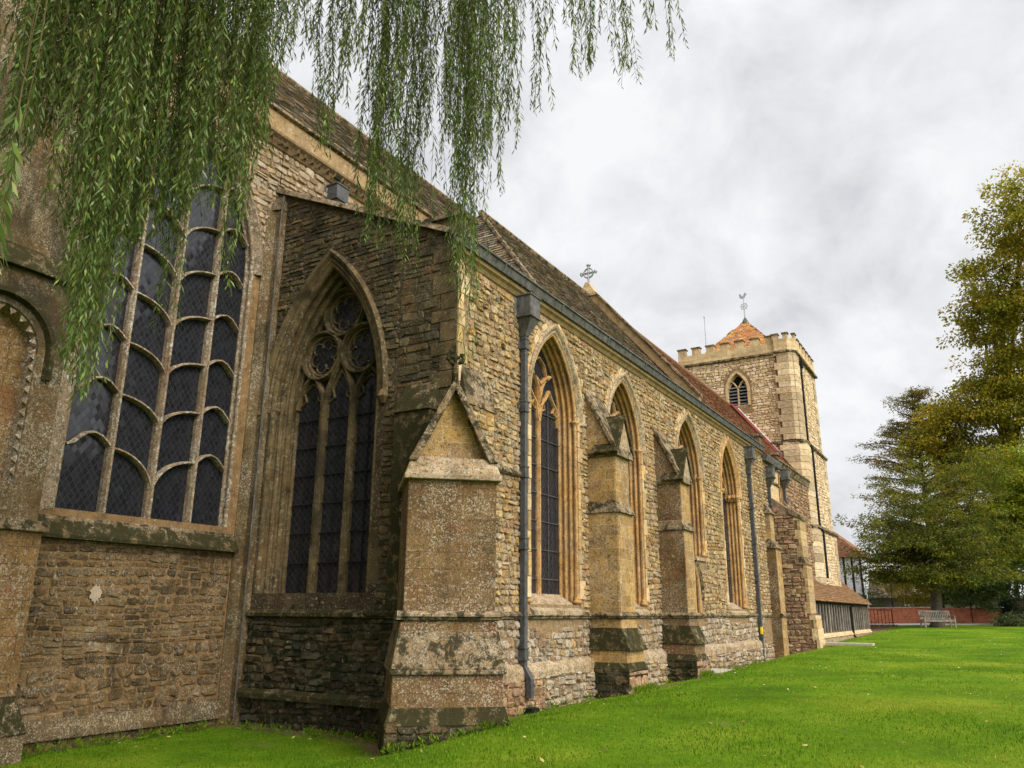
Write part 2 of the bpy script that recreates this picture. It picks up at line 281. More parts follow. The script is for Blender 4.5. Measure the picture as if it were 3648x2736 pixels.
def glass_mat(name, period=(0.105,0.15), base=(0.010,0.0105,0.0125), lead=(0.018,0.017,0.016), rough=0.14, spec=0.5, clear=0.0):
    k = NB(name); uv = k.co('UV'); sp = k.n('ShaderNodeSeparateXYZ'); k.l(uv, sp.inputs[0])
    a = k.math('DIVIDE', sp.outputs[0], period[0]); b = k.math('DIVIDE', sp.outputs[1], period[1])
    d1 = k.math('ADD', a, b); d2 = k.math('SUBTRACT', a, b)
    def line(d): return k.math('LESS_THAN', k.math('ABSOLUTE', k.math('SUBTRACT', k.math('FRACT', d), 0.5)), 0.045)
    ln = k.math('MAXIMUM', line(d1), line(d2))
    fl = k.n('ShaderNodeCombineXYZ'); k.l(k.math('FLOOR', k.math('ADD', d1, 0.5)), fl.inputs[0]); k.l(k.math('FLOOR', k.math('ADD', d2, 0.5)), fl.inputs[1])
    wnz = k.n('ShaderNodeTexWhiteNoise'); k.l(fl.outputs[0], wnz.inputs['Vector'])
    vec = k.co('Object')
    big = k.noise(vec, 9, 5, 0.8, 1.0)
    col = k.mix(k.mask(big, 0.50, 0.68), base, tuple(x*3.2 for x in base))
    col = k.mix(k.math('MULTIPLY', wnz.outputs['Value'], 0.6), col, tuple(x*2.2 for x in base))
    col = k.mix(ln, col, lead)
    # every little quarry sits at a slightly different angle in its lead
    nm = k.n('ShaderNodeVectorMath', operation='MULTIPLY_ADD'); nm.inputs[1].default_value = (0.07,0.07,0.07)
    sb = k.n('ShaderNodeVectorMath', operation='SUBTRACT'); k.l(wnz.outputs['Color'], sb.inputs[0]); sb.inputs[1].default_value = (0.5,0.5,0.5)
    ge = k.n('ShaderNodeNewGeometry'); k.l(sb.outputs[0], nm.inputs[0]); k.l(ge.outputs['Normal'], nm.inputs[2])
    nn = k.n('ShaderNodeVectorMath', operation='NORMALIZE'); k.l(nm.outputs[0], nn.inputs[0])
    nr = k.bump(ln, 0.8, 0.004, nn.outputs[0])
    k.b.inputs['Specular IOR Level'].default_value = spec
    k.l(k.math('ADD', k.math('MULTIPLY', ln, 0.4), rough), k.b.inputs['Roughness'])
    return k.fin(col, nr)
glass_mat('leaded_glass')
glass_mat('leaded_glass_fine', period=(0.13,0.145), lead=(0.024,0.022,0.019))

def leaf_mat(name, cols, trans=0.35, rough=0.6, spec=0.10):
    k = NB(name)
    at = k.n('ShaderNodeAttribute', attribute_name='tint'); sp = k.n('ShaderNodeSeparateColor'); k.l(at.outputs['Color'], sp.inputs[0])
    col = k.ramp(sp.outputs[0], [(i/(max(1,len(cols)-1)), c) for i, c in enumerate(cols)])
    v = k.math('ADD', k.math('MULTIPLY', sp.outputs[1], 0.7), 0.65)
    x = k.n('ShaderNodeVectorMath', operation='SCALE'); k.l(col, x.inputs[0]); k.l(v, x.inputs['Scale']); col = x.outputs[0]
    k.b.inputs['Roughness'].default_value = rough; k.b.inputs['Specular IOR Level'].default_value = spec
    k.l(col, k.b.inputs['Base Color'])
    tr = k.n('ShaderNodeBsdfTranslucent'); k.l(col, tr.inputs['Color'])
    ms = k.n('ShaderNodeMixShader'); ms.inputs[0].default_value = trans
    k.l(k.b.outputs[0], ms.inputs[1]); k.l(tr.outputs[0], ms.inputs[2]); k.l(ms.outputs[0], k.out.inputs[0])
    return k.m
leaf_mat('willow_leaf', spec=0.3, rough=0.45, cols= [(0.045,0.080,0.014),(0.085,0.145,0.026),(0.13,0.20,0.036),(0.095,0.15,0.034),(0.23,0.27,0.05),(0.26,0.31,0.17)], trans=0.35)
leaf_mat('yew_leaf', [(0.030,0.046,0.008),(0.070,0.088,0.012),(0.125,0.135,0.016),(0.19,0.175,0.018),(0.27,0.20,0.022)], trans=0.4)
leaf_mat('pine_leaf', [(0.055,0.062,0.016),(0.11,0.11,0.022),(0.19,0.165,0.026),(0.29,0.20,0.028),(0.36,0.17,0.03)], trans=0.45)
leaf_mat('autumn_leaf', [(0.11,0.13,0.014),(0.22,0.22,0.022),(0.34,0.30,0.028),(0.46,0.34,0.032),(0.56,0.33,0.04)], trans=0.5)
leaf_mat('bright_leaf', [(0.13,0.17,0.012),(0.22,0.26,0.018),(0.32,0.34,0.025),(0.42,0.38,0.03)], trans=0.5)
leaf_mat('ivy_leaf', [(0.035,0.065,0.018),(0.075,0.125,0.03),(0.13,0.19,0.045),(0.23,0.28,0.11)], trans=0.3)
leaf_mat('hedge_leaf', [(0.012,0.020,0.008),(0.022,0.036,0.012),(0.035,0.050,0.014)], trans=0.15)
leaf_mat('yellow_leaf', [(0.14,0.15,0.02),(0.26,0.22,0.025),(0.36,0.25,0.03),(0.12,0.15,0.03)], trans=0.4)
leaf_mat('shrub_leaf', [(0.05,0.07,0.02),(0.09,0.11,0.04),(0.05,0.08,0.03),(0.22,0.12,0.05)], trans=0.3)
leaf_mat('grass_blade', [(0.042,0.100,0.006),(0.085,0.175,0.008),(0.13,0.225,0.011),(0.20,0.255,0.018),(0.29,0.25,0.045)], trans=0.35, rough=0.8, spec=0.03)
leaf_mat('fallen', [(0.30,0.20,0.05),(0.20,0.11,0.04),(0.38,0.34,0.12),(0.10,0.06,0.03)], trans=0.1)
leaf_mat('daisy', [(0.75,0.75,0.70),(0.85,0.84,0.8)], trans=0.2)
k = NB('lawn'); v = k.co('Object')
a = k.noise(v, 0.55, 6, 0.6); b = k.noise(v, 9, 5, 0.75); c_ = k.noise(v, 70, 3, 0.7)
col = k.ramp(a, [(0.32,(0.055,0.115,0.006)),(0.5,(0.095,0.175,0.008)),(0.66,(0.17,0.225,0.016))])
col = k.mix(0.65, col, k.ramp(b, [(0.28,(0.55,0.6,0.5)),(0.5,(1,1,1)),(0.72,(1.4,1.25,1.2))]), 'MULTIPLY')
col = k.mix(0.7, col, k.ramp(c_, [(0.3,(0.4,0.45,0.4)),(0.5,(1,1,1)),(0.7,(1.5,1.4,1.3))]), 'MULTIPLY')
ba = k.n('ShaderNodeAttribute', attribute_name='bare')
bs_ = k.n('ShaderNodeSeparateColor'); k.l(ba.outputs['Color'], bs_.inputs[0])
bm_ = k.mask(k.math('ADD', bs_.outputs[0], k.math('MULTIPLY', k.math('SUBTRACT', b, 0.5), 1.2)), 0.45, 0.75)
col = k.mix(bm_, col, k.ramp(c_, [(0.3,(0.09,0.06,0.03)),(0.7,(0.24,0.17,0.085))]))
nr = k.bump(c_, 0.8, 0.03); nr = k.bump(b, 0.5, 0.06, nr); k.b.inputs['Specular IOR Level'].default_value = 0.03
k.fin(col, nr)
k = NB('far_ground'); k.fin(k.ramp(k.noise(k.co('Object'), 0.3), [(0.3,(0.05,0.10,0.015)),(0.7,(0.10,0.16,0.03))]))

# ------------------------------------------------------------------ mesh builder
class MB:
    def __init__(s): s.v = []; s.f = []; s.mi = []; s.ti = []; s.cur = 0; s.tint = (0.5,0.5,0.5); s.mats = []
    def mat(s, name):
        if name not in s.mats: s.mats.append(name)
        s.cur = s.mats.index(name); return s
    def face(s, idx): s.f.append(idx); s.mi.append(s.cur); s.ti.append(s.tint)
    def poly(s, pts):
        i = len(s.v); s.v += [tuple(p) for p in pts]; s.face(list(range(i, i+len(pts))))
    def quad(s, a, b, c, d): s.poly([a, b, c, d])
    def box(s, x0, x1, y0, y1, z0, z1):
        s.hexa([(x0,y0,z0),(x1,y0,z0),(x1,y1,z0),(x0,y1,z0),(x0,y0,z1),(x1,y0,z1),(x1,y1,z1),(x0,y1,z1)])
    def hexa(s, p):
        i = len(s.v); s.v += [tuple(q) for q in p]
        for q in ((3,2,1,0),(4,5,6,7),(0,1,5,4),(1,2,6,5),(2,3,7,6),(3,0,4,7)): s.face([i+j for j in q])
    def prism(s, prof, fr, d0, d1):
        # closed outline prof [(u,v)] extruded between depths d0 and d1 in frame fr
        n = len(prof); i = len(s.v)
        for d in (d0, d1): s.v += [tuple(fr(u, v, d)) for u, v in prof]
        for j in range(n):
            k2 = (j+1) % n; s.face([i+j, i+k2, i+n+k2, i+n+j])
        for base, flip in ((i, 1), (i+n, 0)):
            tri = tessellate_polygon([[Vector((u, v, 0)) for u, v in prof]])
            for t in tri: s.face([base+q for q in (t if not flip else t[::-1])])
    def holes(s, outer, holes, fr, d=0.0):
        loops = [[Vector((u, v, 0)) for u, v in outer]] + [[Vector((u, v, 0)) for u, v in h] for h in holes]
        i = len(s.v)
        for lp in loops: s.v += [tuple(fr(p.x, p.y, d)) for p in lp]
        for t in tessellate_polygon(loops): s.face([i+q for q in t])
    def tube(s, pts, rad, n=6, caps=True):
        pts = [Vector(p) for p in pts]
        rad = rad if isinstance(rad, (list, tuple)) else [rad]*len(pts)
        i = len(s.v); up = None
        for k2, p in enumerate(pts):
            t = (pts[min(k2+1, len(pts)-1)]-pts[max(k2-1, 0)])
            if t.length < 1e-9: t = Vector((0,0,1))
            t.normalize()
            if up is None or abs(up.dot(t)) > 0.95: up = Vector((0,0,1)) if abs(t.z) < 0.9 else Vector((1,0,0))
            a = t.cross(up).normalized(); b = a.cross(t).normalized(); up = b
            for q in range(n):
                an = 2*math.pi*q/n
                s.v.append(tuple(p+(a*math.cos(an)+b*math.sin(an))*rad[k2]))
        for k2 in range(len(pts)-1):
            for q in range(n):
                q2 = (q+1) % n
                s.face([i+k2*n+q, i+k2*n+q2, i+(k2+1)*n+q2, i+(k2+1)*n+q])
        if caps:
            s.face([i+q for q in range(n)][::-1]); s.face([i+(len(pts)-1)*n+q for q in range(n)])
    def build(s, name, parent=None, smooth=False, label=None, bevel=0, fixn=True):
        me = bpy.data.meshes.new(name); me.from_pydata(s.v, [], s.f)
        for m in s.mats: me.materials.append(MATS[m])
        if not s.mats: me.materials.append(MATS['slab_stone'])
        me.polygons.foreach_set('material_index', np.array(s.mi, dtype=np.int32))
        if smooth: me.polygons.foreach_set('use_smooth', np.ones(len(s.f), dtype=bool))
        ca = me.attributes.new('tint', 'FLOAT_COLOR', 'FACE')
        arr = np.ones((len(s.f), 4), dtype=np.float32); arr[:, :3] = np.array(s.ti, dtype=np.float32); ca.data.foreach_set('color', arr.ravel())
        if fixn:
            b = bmesh.new(); b.from_mesh(me); bmesh.ops.recalc_face_normals(b, faces=b.faces); b.to_mesh(me); b.free()
        me.update()
        # box UV in metres
        nf = len(me.polygons); nl = len(me.loops)
        nor = np.empty(nf*3, dtype=np.float32); me.polygons.foreach_get('normal', nor); nor = nor.reshape(-1, 3)
        tot = np.empty(nf, dtype=np.int32); me.polygons.foreach_get('loop_total', tot)
        vi = np.empty(nl, dtype=np.int32); me.loops.foreach_get('vertex_index', vi)
        co = np.empty(len(me.vertices)*3, dtype=np.float32); me.vertices.foreach_get('co', co); co = co.reshape(-1, 3)
        ln = np.repeat(nor, tot, axis=0); p = co[vi]
        ax = np.abs(ln).argmax(axis=1)
        u = np.where(ax == 0, p[:, 1], p[:, 0]); vv = np.where(ax == 2, p[:, 1], p[:, 2])
        uvl = me.uv_layers.new(name='UVMap'); uvl.data.foreach_set('uv', np.stack([u, vv], 1).astype(np.float32).ravel())
        o = bpy.data.objects.new(name, me); COL.objects.link(o)
        if parent is not None: o.parent = parent
        if label: o['label'] = label
        if bevel:
            md = o.modifiers.new('bevel', 'BEVEL'); md.width = bevel; md.segments = 2; md.limit_method = 'ANGLE'; md.angle_limit = R(35)
        return o

def empty(name, label, cat, loc=(0,0,0), group=None):
    o = bpy.data.objects.new(name, None); COL.objects.link(o); o.location = loc; o.empty_display_size = 0.3
    o['label'] = label; o['category'] = cat
    if group: o['group'] = group
    return o
def tag(o, label, cat, group=None, kind=None):
    if label: o['label'] = label
    if cat: o['category'] = cat
    if group: o['group'] = group
    if kind: o['kind'] = kind
    return o

# frames: (u along wall, v up, d into the wall) -> world
def frX(x): return lambda u, v, d=0: Vector((x-d, u, v))        # wall facing +X, u = Y
def frY(y): return lambda u, v, d=0: Vector((u, y+d, v))        # wall facing -Y, u = X

def arch(c, hw, spring, base, apex, o=0.0, n=14, closed_base=True):
    h = apex-spring; Rr = (hw*hw+h*h)/(2*hw); cr = c+hw-Rr; cl = c-hw+Rr; r = Rr-o
    amax = math.acos(max(-1, min(1, (Rr-hw)/r)))
    pts = [(c-hw+o, base)]
    for i in range(n+1):
        a = amax*i/n; pts.append((cl-r*math.cos(a), spring+r*math.sin(a)))
    for i in range(n-1, -1, -1):
        a = amax*i/n; pts.append((cr+r*math.cos(a), spring+r*math.sin(a)))
    pts.append((c+hw-o, base))
    return pts
def sweep_arch(mb, fr, A, prof, n=14, base=None):
    # A=(c,hw,spring,base,apex); prof list of (offset inwards, depth)
    c, hw, sp, ba, ap = A
    rows = []
    for o, d in prof:
        i = len(mb.v); p = arch(c, hw, sp, ba if base is None else base, ap, o, n)
        mb.v += [tuple(fr(u, v, d)) for u, v in p]; rows.append((i, len(p)))
    for (a, m), (b, _) in zip(rows[:-1], rows[1:]):
        for j in range(m-1): mb.face([a+j, a+j+1, b+j+1, b+j])
def bar(mb, fr, pts, w, d0, d1, closed=False, nose=0.45):
    # moulded stone bar following a path in the wall plane, front at depth d0, back at d1
    P = [Vector((p[0], p[1])) for p in pts]; n = len(P); i = len(mb.v)
    sec = [(-w/2, d1), (-w/2, d0+(d1-d0)*0.45), (-w*nose/2, d0), (w*nose/2, d0), (w/2, d0+(d1-d0)*0.45), (w/2, d1)]
    for k2 in range(n):
        a = P[(k2-1) % n] if (closed or k2 > 0) else P[0]; b = P[(k2+1) % n] if (closed or k2 < n-1) else P[-1]
        t = (b-a); t.normalize(); nn = Vector((-t.y, t.x))
        for s_, d in sec: q = P[k2]+nn*s_; mb.v.append(tuple(fr(q.x, q.y, d)))
    m = len(sec)
    for k2 in range(n if closed else n-1):
        k3 = (k2+1) % n
        for j in range(m-1): mb.face([i+k2*m+j, i+k2*m+j+1, i+k3*m+j+1, i+k3*m+j])
def circ(c, r, n=28, a0=0, a1=360):
    return [(c[0]+r*math.cos(R(a0+(a1-a0)*i/n)), c[1]+r*math.sin(R(a0+(a1-a0)*i/n))) for i in range(n if a1-a0 == 360 else n+1)]
def in_poly(u, v, poly):
    c = False; n = len(poly); j = n-1
    for i in range(n):
        (x0, y0), (x1, y1) = poly[i], poly[j]
        if (y0 > v) != (y1 > v) and u < (x1-x0)*(v-y0)/(y1-y0)+x0: c = not c
        j = i
    return c
RND = random.Random(7)
def stones(mb, fr, U0, U1, V0, V1, inside, hr=(0.10,0.19), wr=(0.14,0.40), gap=0.014, prot=0.035, jit=0.34, wave=0.035, seed=1, level=1.0, rnd=0.52):
    """coursed rubble: one rounded, irregular stone after another, each with its own random colour"""
    rg = random.Random(seed); v = V0; ph = rg.uniform(0, 6)
    while v < V1-0.03:
        h = rg.uniform(*hr)
        if v+h > V1: h = V1-v
        if h < 0.04: break
        u = U0-rg.uniform(0, wr[1])
        while u < U1:
            wd = rg.uniform(*wr)*(0.7+0.6*rg.random())
            subs = [(u, v, wd, h)]
            if rg.random() < 0.22 and h > 0.13: subs = [(u, v, wd, h*0.52), (u, v+h*0.52, wd, h*0.48)]
            for (a, b, ww, hh) in subs:
                a0 = max(a, U0); a1 = min(a+ww, U1)
                if a1-a0 < 0.05: continue
                if not all(inside(x, y) for x in (a0, (a0+a1)/2, a1) for y in (b+0.01, b+hh-0.01)):
                    # trim from one side or give up
                    ok = False
                    for f0, f1 in ((0, 0.66), (0.34, 1), (0, 0.4), (0.6, 1)):
                        b0 = a0+(a1-a0)*f0; b1 = a0+(a1-a0)*f1
                        if b1-b0 > 0.06 and all(inside(x, y) for x in (b0, b1) for y in (b+0.01, b+hh-0.01)): a0, a1 = b0, b1; ok = True; break
                    if not ok: continue
                wv = wave*math.sin(a0*1.7+ph+v*3)
                g = gap*(0.6+0.8*rg.random()); w2 = (a1-a0)/2-g/2; h2 = hh/2-g/2
                if w2 < 0.02 or h2 < 0.015: continue
                cu = (a0+a1)/2; cv = b+hh/2+wv; jj = jit*min(w2, h2)*2
                cw = min(w2, h2)*rnd
                out = [(-w2+cw, -h2), (w2-cw, -h2), (w2, -h2+cw), (w2, h2-cw), (w2-cw, h2), (-w2+cw, h2), (-w2, h2-cw), (-w2, -h2+cw)]
                i = len(mb.v); pr = prot*(0.35+0.9*rg.random()); tx = rg.uniform(-1, 1)*pr*0.5; ty = rg.uniform(-1, 1)*pr*0.4
                ring = []
                for (x, y) in out: ring.append((x+rg.uniform(-jj, jj)*0.5, y+rg.uniform(-jj, jj)*0.5))
                ins = min(w2, h2)*0.30
                for (x, y) in ring: mb.v.append(tuple(fr(cu+x, cv+y, 0.012)))
                for (x, y) in ring:
                    mb.v.append(tuple(fr(cu+x*(1-0.25*ins/w2), cv+y*(1-0.25*ins/h2), -pr*0.55)))
                for (x, y) in ring:
                    sx = (1-ins/w2); sy = (1-ins/h2)
                    mb.v.append(tuple(fr(cu+x*sx, cv+y*sy, -(pr+tx*x/w2+ty*y/h2))))
                mb.tint = (rg.random(), rg.random(), rg.random())
                for q in range(8):
                    q2 = (q+1) % 8
                    mb.face([i+q, i+q2, i+8+q2, i+8+q]); mb.face([i+8+q, i+8+q2, i+16+q2, i+16+q])
                mb.face([i+16+q for q in range(8)])
            u += wd
        v += h
    mb.tint = (0.5, 0.5, 0.5)

def tiles(mb, P, U, V, L, H, tw, th, inside=None, seed=1, thick=0.018, jit=0.25):
    """overlapping roof tiles: origin P (eave), unit U along the eave, unit V up the slope"""
    rg = random.Random(seed); P = Vector(P); U = Vector(U).normalized(); V = Vector(V).normalized(); N = U.cross(V).normalized()
    if N.z < 0: N = -N
    row = 0; v = 0.0
    while v < H:
        hh = th*(1.0+jit*0.3*(rg.random()-0.5)); u = -tw*rg.random()
        while u < L:
            ww = tw*(1+jit*(rg.random()-0.5)*1.6); a0 = max(u, 0); a1 = min(u+ww, L)-0.004
            top = min(v+hh*1.15, H)
            if a1-a0 > 0.02 and (inside is None or (inside((a0+a1)/2, v+hh*0.5))):
                t = thick*(0.6+0.9*rg.random()); dv = (rg.random()-0.5)*th*0.16; sk = (rg.random()-0.5)*0.012
                p = [P+U*a0+V*(v+dv)+N*t, P+U*a1+V*(v+dv+sk)+N*(t+(rg.random()-0.5)*0.006), P+U*a1+V*top+N*0.003, P+U*a0+V*top+N*0.003]
                mb.tint = (rg.random(), rg.random(), 0)
                mb.poly(p); mb.poly([p[0], p[0]-N*(t+0.01), p[1]-N*(t+0.01), p[1]])
                mb.poly([p[0], p[3], p[3]-N*0.012, p[0]-N*(t+0.01)])
            u += ww
        v += hh; row += 1
    mb.tint = (0.5, 0.5, 0.5)

# ------------------------------------------------------------------ ground
def sstep(a, b, x):
    t = np.clip((x-a)/(b-a), 0, 1); return t*t*(3-2*t)
def ground(x, y):
    x = np.asarray(x, dtype=float); y = np.asarray(y, dtype=float)
    lawn = 0.20+0.0138*np.clip(y, -5, 55)+0.012*np.clip(y-55, 0, 60)
    wallv = np.interp(y, [-20, 5, 9.6, 10.4, 28, 31, 34, 45, 53, 60, 70], [-0.16, -0.16, -0.15, 0.02, 0.05, 0.22, 0.48, 0.60, 0.70, 0.98, 1.1])
    m = sstep(-0.9, 2.3, x-0.35*sstep(30, 36, y))
    z = wallv*(1-m)+lawn*m
    z = z+0.05*np.sin(x*0.9+1.3)*np.sin(y*0.7)*sstep(1, 4, x)*0.6+0.07*np.exp(-((x-1.9)**2/1.2+(y-8.6)**2/3.0))
    return z
def gz(x, y): return float(ground(x, y))
xs = np.concatenate([[-600,-300,-150,-80,-40,-20,-12], np.arange(-9, 18, 0.25), np.arange(18, 40, 2), [45,60,80,120,200,350,600]])
ys = np.concatenate([[-400,-200,-100,-50,-25,-12], np.arange(-6, 34, 0.25), np.arange(34, 70, 0.75), np.arange(70, 110, 5), [120,150,200,300,450,700]])
X, Y = np.meshgrid(xs, ys); Z = ground(X, Y)
nx, ny = len(xs), len(ys)
vs = np.stack([X.ravel(), Y.ravel(), Z.ravel()], 1)
idx = np.arange(nx*ny).reshape(ny, nx)
fs = np.stack([idx[:-1,:-1], idx[:-1,1:], idx[1:,1:], idx[1:,:-1]], -1).reshape(-1, 4)
me = bpy.data.meshes.new('lawn'); me.from_pydata(vs.tolist(), [], fs.tolist()); me.materials.append(MATS['lawn'])
me.polygons.foreach_set('use_smooth', np.ones(len(fs), dtype=bool))
def bare(x, y):
    b = 0.0
    for cx, cy, rx, ry, s_ in ((-2.4, 8.6, 0.8, 0.4, 0.62), (3.6, 10.6, 0.55, 0.35, 0.66), (5.2, 13.5, 0.35, 0.3, 0.55), (7.4, 12.0, 0.4, 0.25, 0.5), (3.2, 17.0, 0.5, 0.35, 0.55), (6.3, 19.5, 0.5, 0.4, 0.5), (4.7, 7.0, 0.25, 0.2, 0.5), (1.0, 15.9, 0.5, 0.7, 0.8), (0.35, 10.9, 0.5, 1.2, 0.6), (0.5, 23, 0.5, 2.5, 0.7), (-1.5, 9.5, 2.6, 0.35, 0.55), (-4.3, 7.6, 0.4, 2.2, 0.45), (3.6, 54.6, 1.6, 1.3, 0.9), (1.5, 30.5, 0.5, 1, 0.5), (0.8, 19.4, 0.5, 0.8, 0.8)):
        b = np.maximum(b, s_*np.exp(-(((x-cx)/rx)**2+((y-cy)/ry)**2)))
    # bare soil right at the foot of the walls, doubling as painted contact shadow
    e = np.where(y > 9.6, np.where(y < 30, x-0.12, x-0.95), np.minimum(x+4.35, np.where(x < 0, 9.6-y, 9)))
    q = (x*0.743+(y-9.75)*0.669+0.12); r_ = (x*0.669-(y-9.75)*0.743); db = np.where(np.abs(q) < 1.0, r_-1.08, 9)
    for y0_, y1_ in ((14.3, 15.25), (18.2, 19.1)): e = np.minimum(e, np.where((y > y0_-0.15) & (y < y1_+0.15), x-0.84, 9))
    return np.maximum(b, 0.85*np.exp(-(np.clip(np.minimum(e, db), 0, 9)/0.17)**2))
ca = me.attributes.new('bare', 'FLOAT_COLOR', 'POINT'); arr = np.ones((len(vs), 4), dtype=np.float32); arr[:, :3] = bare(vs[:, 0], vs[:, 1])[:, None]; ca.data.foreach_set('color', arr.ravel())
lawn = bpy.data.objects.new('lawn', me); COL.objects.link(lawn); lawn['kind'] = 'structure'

# ------------------------------------------------------------------ the abbey church
church = empty('church', 'long medieval stone abbey church with traceried windows, buttresses and square west tower', 'church')
XC, YE = -4.35, 9.75
SW = [('a', 13.25), ('b', 16.57), ('c', 20.95), ('d', 24.95)]
WIN = {'a': (13.04, 0.94, 5.28, 1.78, 6.86), 'b': (16.46, 0.92, 5.30, 1.78, 6.78), 'c': (20.93, 1.00, 5.30, 3.12, 6.82), 'd': (24.86, 0.94, 5.25, 1.78, 6.82)}
DOOR = (20.88, 0.52, 2.10, 1.66, 2.98)
EW = (-2.78, 1.25, 5.10, 1.92, 7.70)
CW = (7.83, 1.50, 7.70, 3.00, 10.0)
fS, fE, fC = frX(0.0), frY(YE), frX(XC)

def rolls(o0, d0, o1, d1, seq):
    # moulded jamb: alternate rolls (+) and hollows (-) between two points of the profile
    pts = [(o0, d0)]; tot = sum(abs(a) for a in seq); acc = 0
    L = math.hypot(o1-o0, d1-d0); tx, ty = (o1-o0)/L, (d1-d0)/L; nx_, ny_ = ty, -tx
    for s_ in seq:
        ln_ = abs(s_)/tot*L
        for q in range(1, 6):
            a = math.pi*q/5 if q < 6 else 0
            t_ = acc+ln_*(1-math.cos(a))/2; b_ = math.sin(a)*ln_*0.45*(1 if s_ > 0 else -0.8)
            pts.append((o0+tx*t_+nx_*b_, d0+ty*t_+ny_*b_))
        acc += ln_
    pts.append((o1, d1)); return pts
HOOD = [(-0.19, 0.01), (-0.19, -0.05), (-0.155, -0.085), (-0.11, -0.07), (-0.07, -0.02), (-0.03, -0.03), (0, 0.0)]
def glass_poly(mb, fr, A, o, d):
    p = arch(*A, o=o); mb.poly([fr(u, v, d) for u, v in p])
def sill_block(mb, fr, u0, u1, zt, zb, din, dout, lip=0.07):
    prof = [(din, zt), (dout, zb+lip), (dout, zb), (din, zb)]
    a = [fr(u0, z, d) for d, z in prof]; b = [fr(u1, z, d) for d, z in prof]
    mb.hexa([a[0], a[1], a[2], a[3], b[0], b[1], b[2], b[3]])
def shaft(mb, fr, u, d, z0, z1, r=0.042):
    pts = [(z0, r*2.0), (z0+0.05, r*2.0), (z0+0.07, r*1.4), (z0+0.11, r*1.6), (z0+0.14, r), (z1-0.20, r), (z1-0.18, r*1.35), (z1-0.15, r), (z1-0.10, r*1.15), (z1-0.05, r*1.7), (z1-0.03, r*2.1), (z1, r*2.1)]
    mb.tube([fr(u, z, d) for z, _ in pts], [q for _, q in pts], 10)

def two_light(name_key, mat, glassm, sillm, cap_mat, label):
    c, hw, sp, ba, ap = A = WIN[name_key]
    m = MB().mat(mat)
    sweep_arch(m, fS, A, rolls(0, 0, 0.05, 0.40, [0.9, -0.6, 0.9, -0.6, 0.9, -0.6, 0.9]))
    w_ = m.build('window', church, smooth=False, label=label)
    h = MB().mat('pale_ledge' if name_key != 'd' else mat); sweep_arch(h, fS, A, HOOD, base=sp-0.05); h.build('hood_mould', w_)
    g = MB().mat(glassm); glass_poly(g, fS, A, 0.04, 0.385); g.build('glass', w_)
    t = MB().mat(mat); zi = sp+0.28
    bar(t, fS, [(c, ba-0.0), (c, zi)], 0.09, 0.305, 0.40)
    o = 0.10; Ai = arch(*A, o=o)
    r_ = hw-o
    for s_ in (-1, 1):
        # Y fork sweeping up to the jamb, then the light's own pointed head with a cusp
        bar(t, fS, [(c, zi-0.05)]+[(c+s_*r_*0.80*(1-math.cos(R(a))), zi+0.62*math.sin(R(a))) for a in (10, 25, 40, 55, 68)], 0.075, 0.28, 0.40)
        lc = c+s_*r_/2
        bar(t, fS, [(lc-r_/2+0.03, sp-0.1), (lc-r_/2*0.75, sp+0.22), (lc-r_*0.12, sp+0.42), (lc, sp+0.56), (lc+r_*0.12, sp+0.42), (lc+r_/2*0.75, sp+0.22), (lc+r_/2-0.03, sp-0.1)], 0.055, 0.31, 0.40)
        for s2 in (-1, 1): bar(t, fS, [(lc+s2*r_*0.42, sp+0.08), (lc+s2*r_*0.20, sp+0.16), (lc+s2*r_*0.30, sp+0.30)], 0.03, 0.33, 0.40)
    top = ap-0.28
    bar(t, fS, [(c-r_*0.42, zi+0.52), (c-r_*0.12, zi+0.40), (c, zi+0.34), (c+r_*0.12, zi+0.40), (c+r_*0.42, zi+0.52)], 0.065, 0.28, 0.40)
    bar(t, fS, [(c-r_*0.36, zi+0.55), (c-r_*0.26, zi+0.75), (c, top-0.14), (c+r_*0.26, zi+0.75), (c+r_*0.36, zi+0.55)], 0.035, 0.31, 0.40)
    t.build('tracery', w_)
    b = MB().mat('iron_pipe')
    z = ba+0.45
    while z < sp+0.3:
        b.tube([fS(c-hw+0.08, z, 0.365), fS(c+hw-0.08, z, 0.365)], 0.011, 5); z += 0.52
    for s_ in (-1, 1): b.tube([fS(c+s_*r_/2, ba+0.1, 0.368), fS(c+s_*r_/2, sp+0.35, 0.368)], 0.009, 5)
    b.build('iron_bars', w_)
    for s_ in (-1, 1):
        sh = MB().mat(mat); shaft(sh, fS, c+s_*(hw+0.012), 0.045, ba+0.02, sp+0.02, 0.045); sh.build('shaft', w_, smooth=True)
    s = MB().mat(sillm); sill_block(s, fS, c-hw, c+hw, ba+0.20, 1.60, 0.40, -0.085) if ba < 2.5 else sill_block(s, fS, c-hw, c+hw, ba+0.10, ba-0.12, 0.40, -0.05)
    s.build('sill', w_)
    return w_
WOB = [two_light('a', 'dressed_ochre', 'leaded_glass', 'pale_ledge', None, 'tall two-light window beside the square downpipe'),
two_light('b', 'dressed_ochre', 'leaded_glass', 'pale_ledge', None, 'tall window behind the first gabled buttress'),
two_light('c', 'dressed_ochre', 'leaded_glass', 'pale_ledge', None, 'shorter window above the low side window'),
two_light('d', 'dressed_ochre', 'leaded_glass', 'pale_ledge', None, 'tall window with carved capitals on its jamb shafts')]
wd = WOB[3]
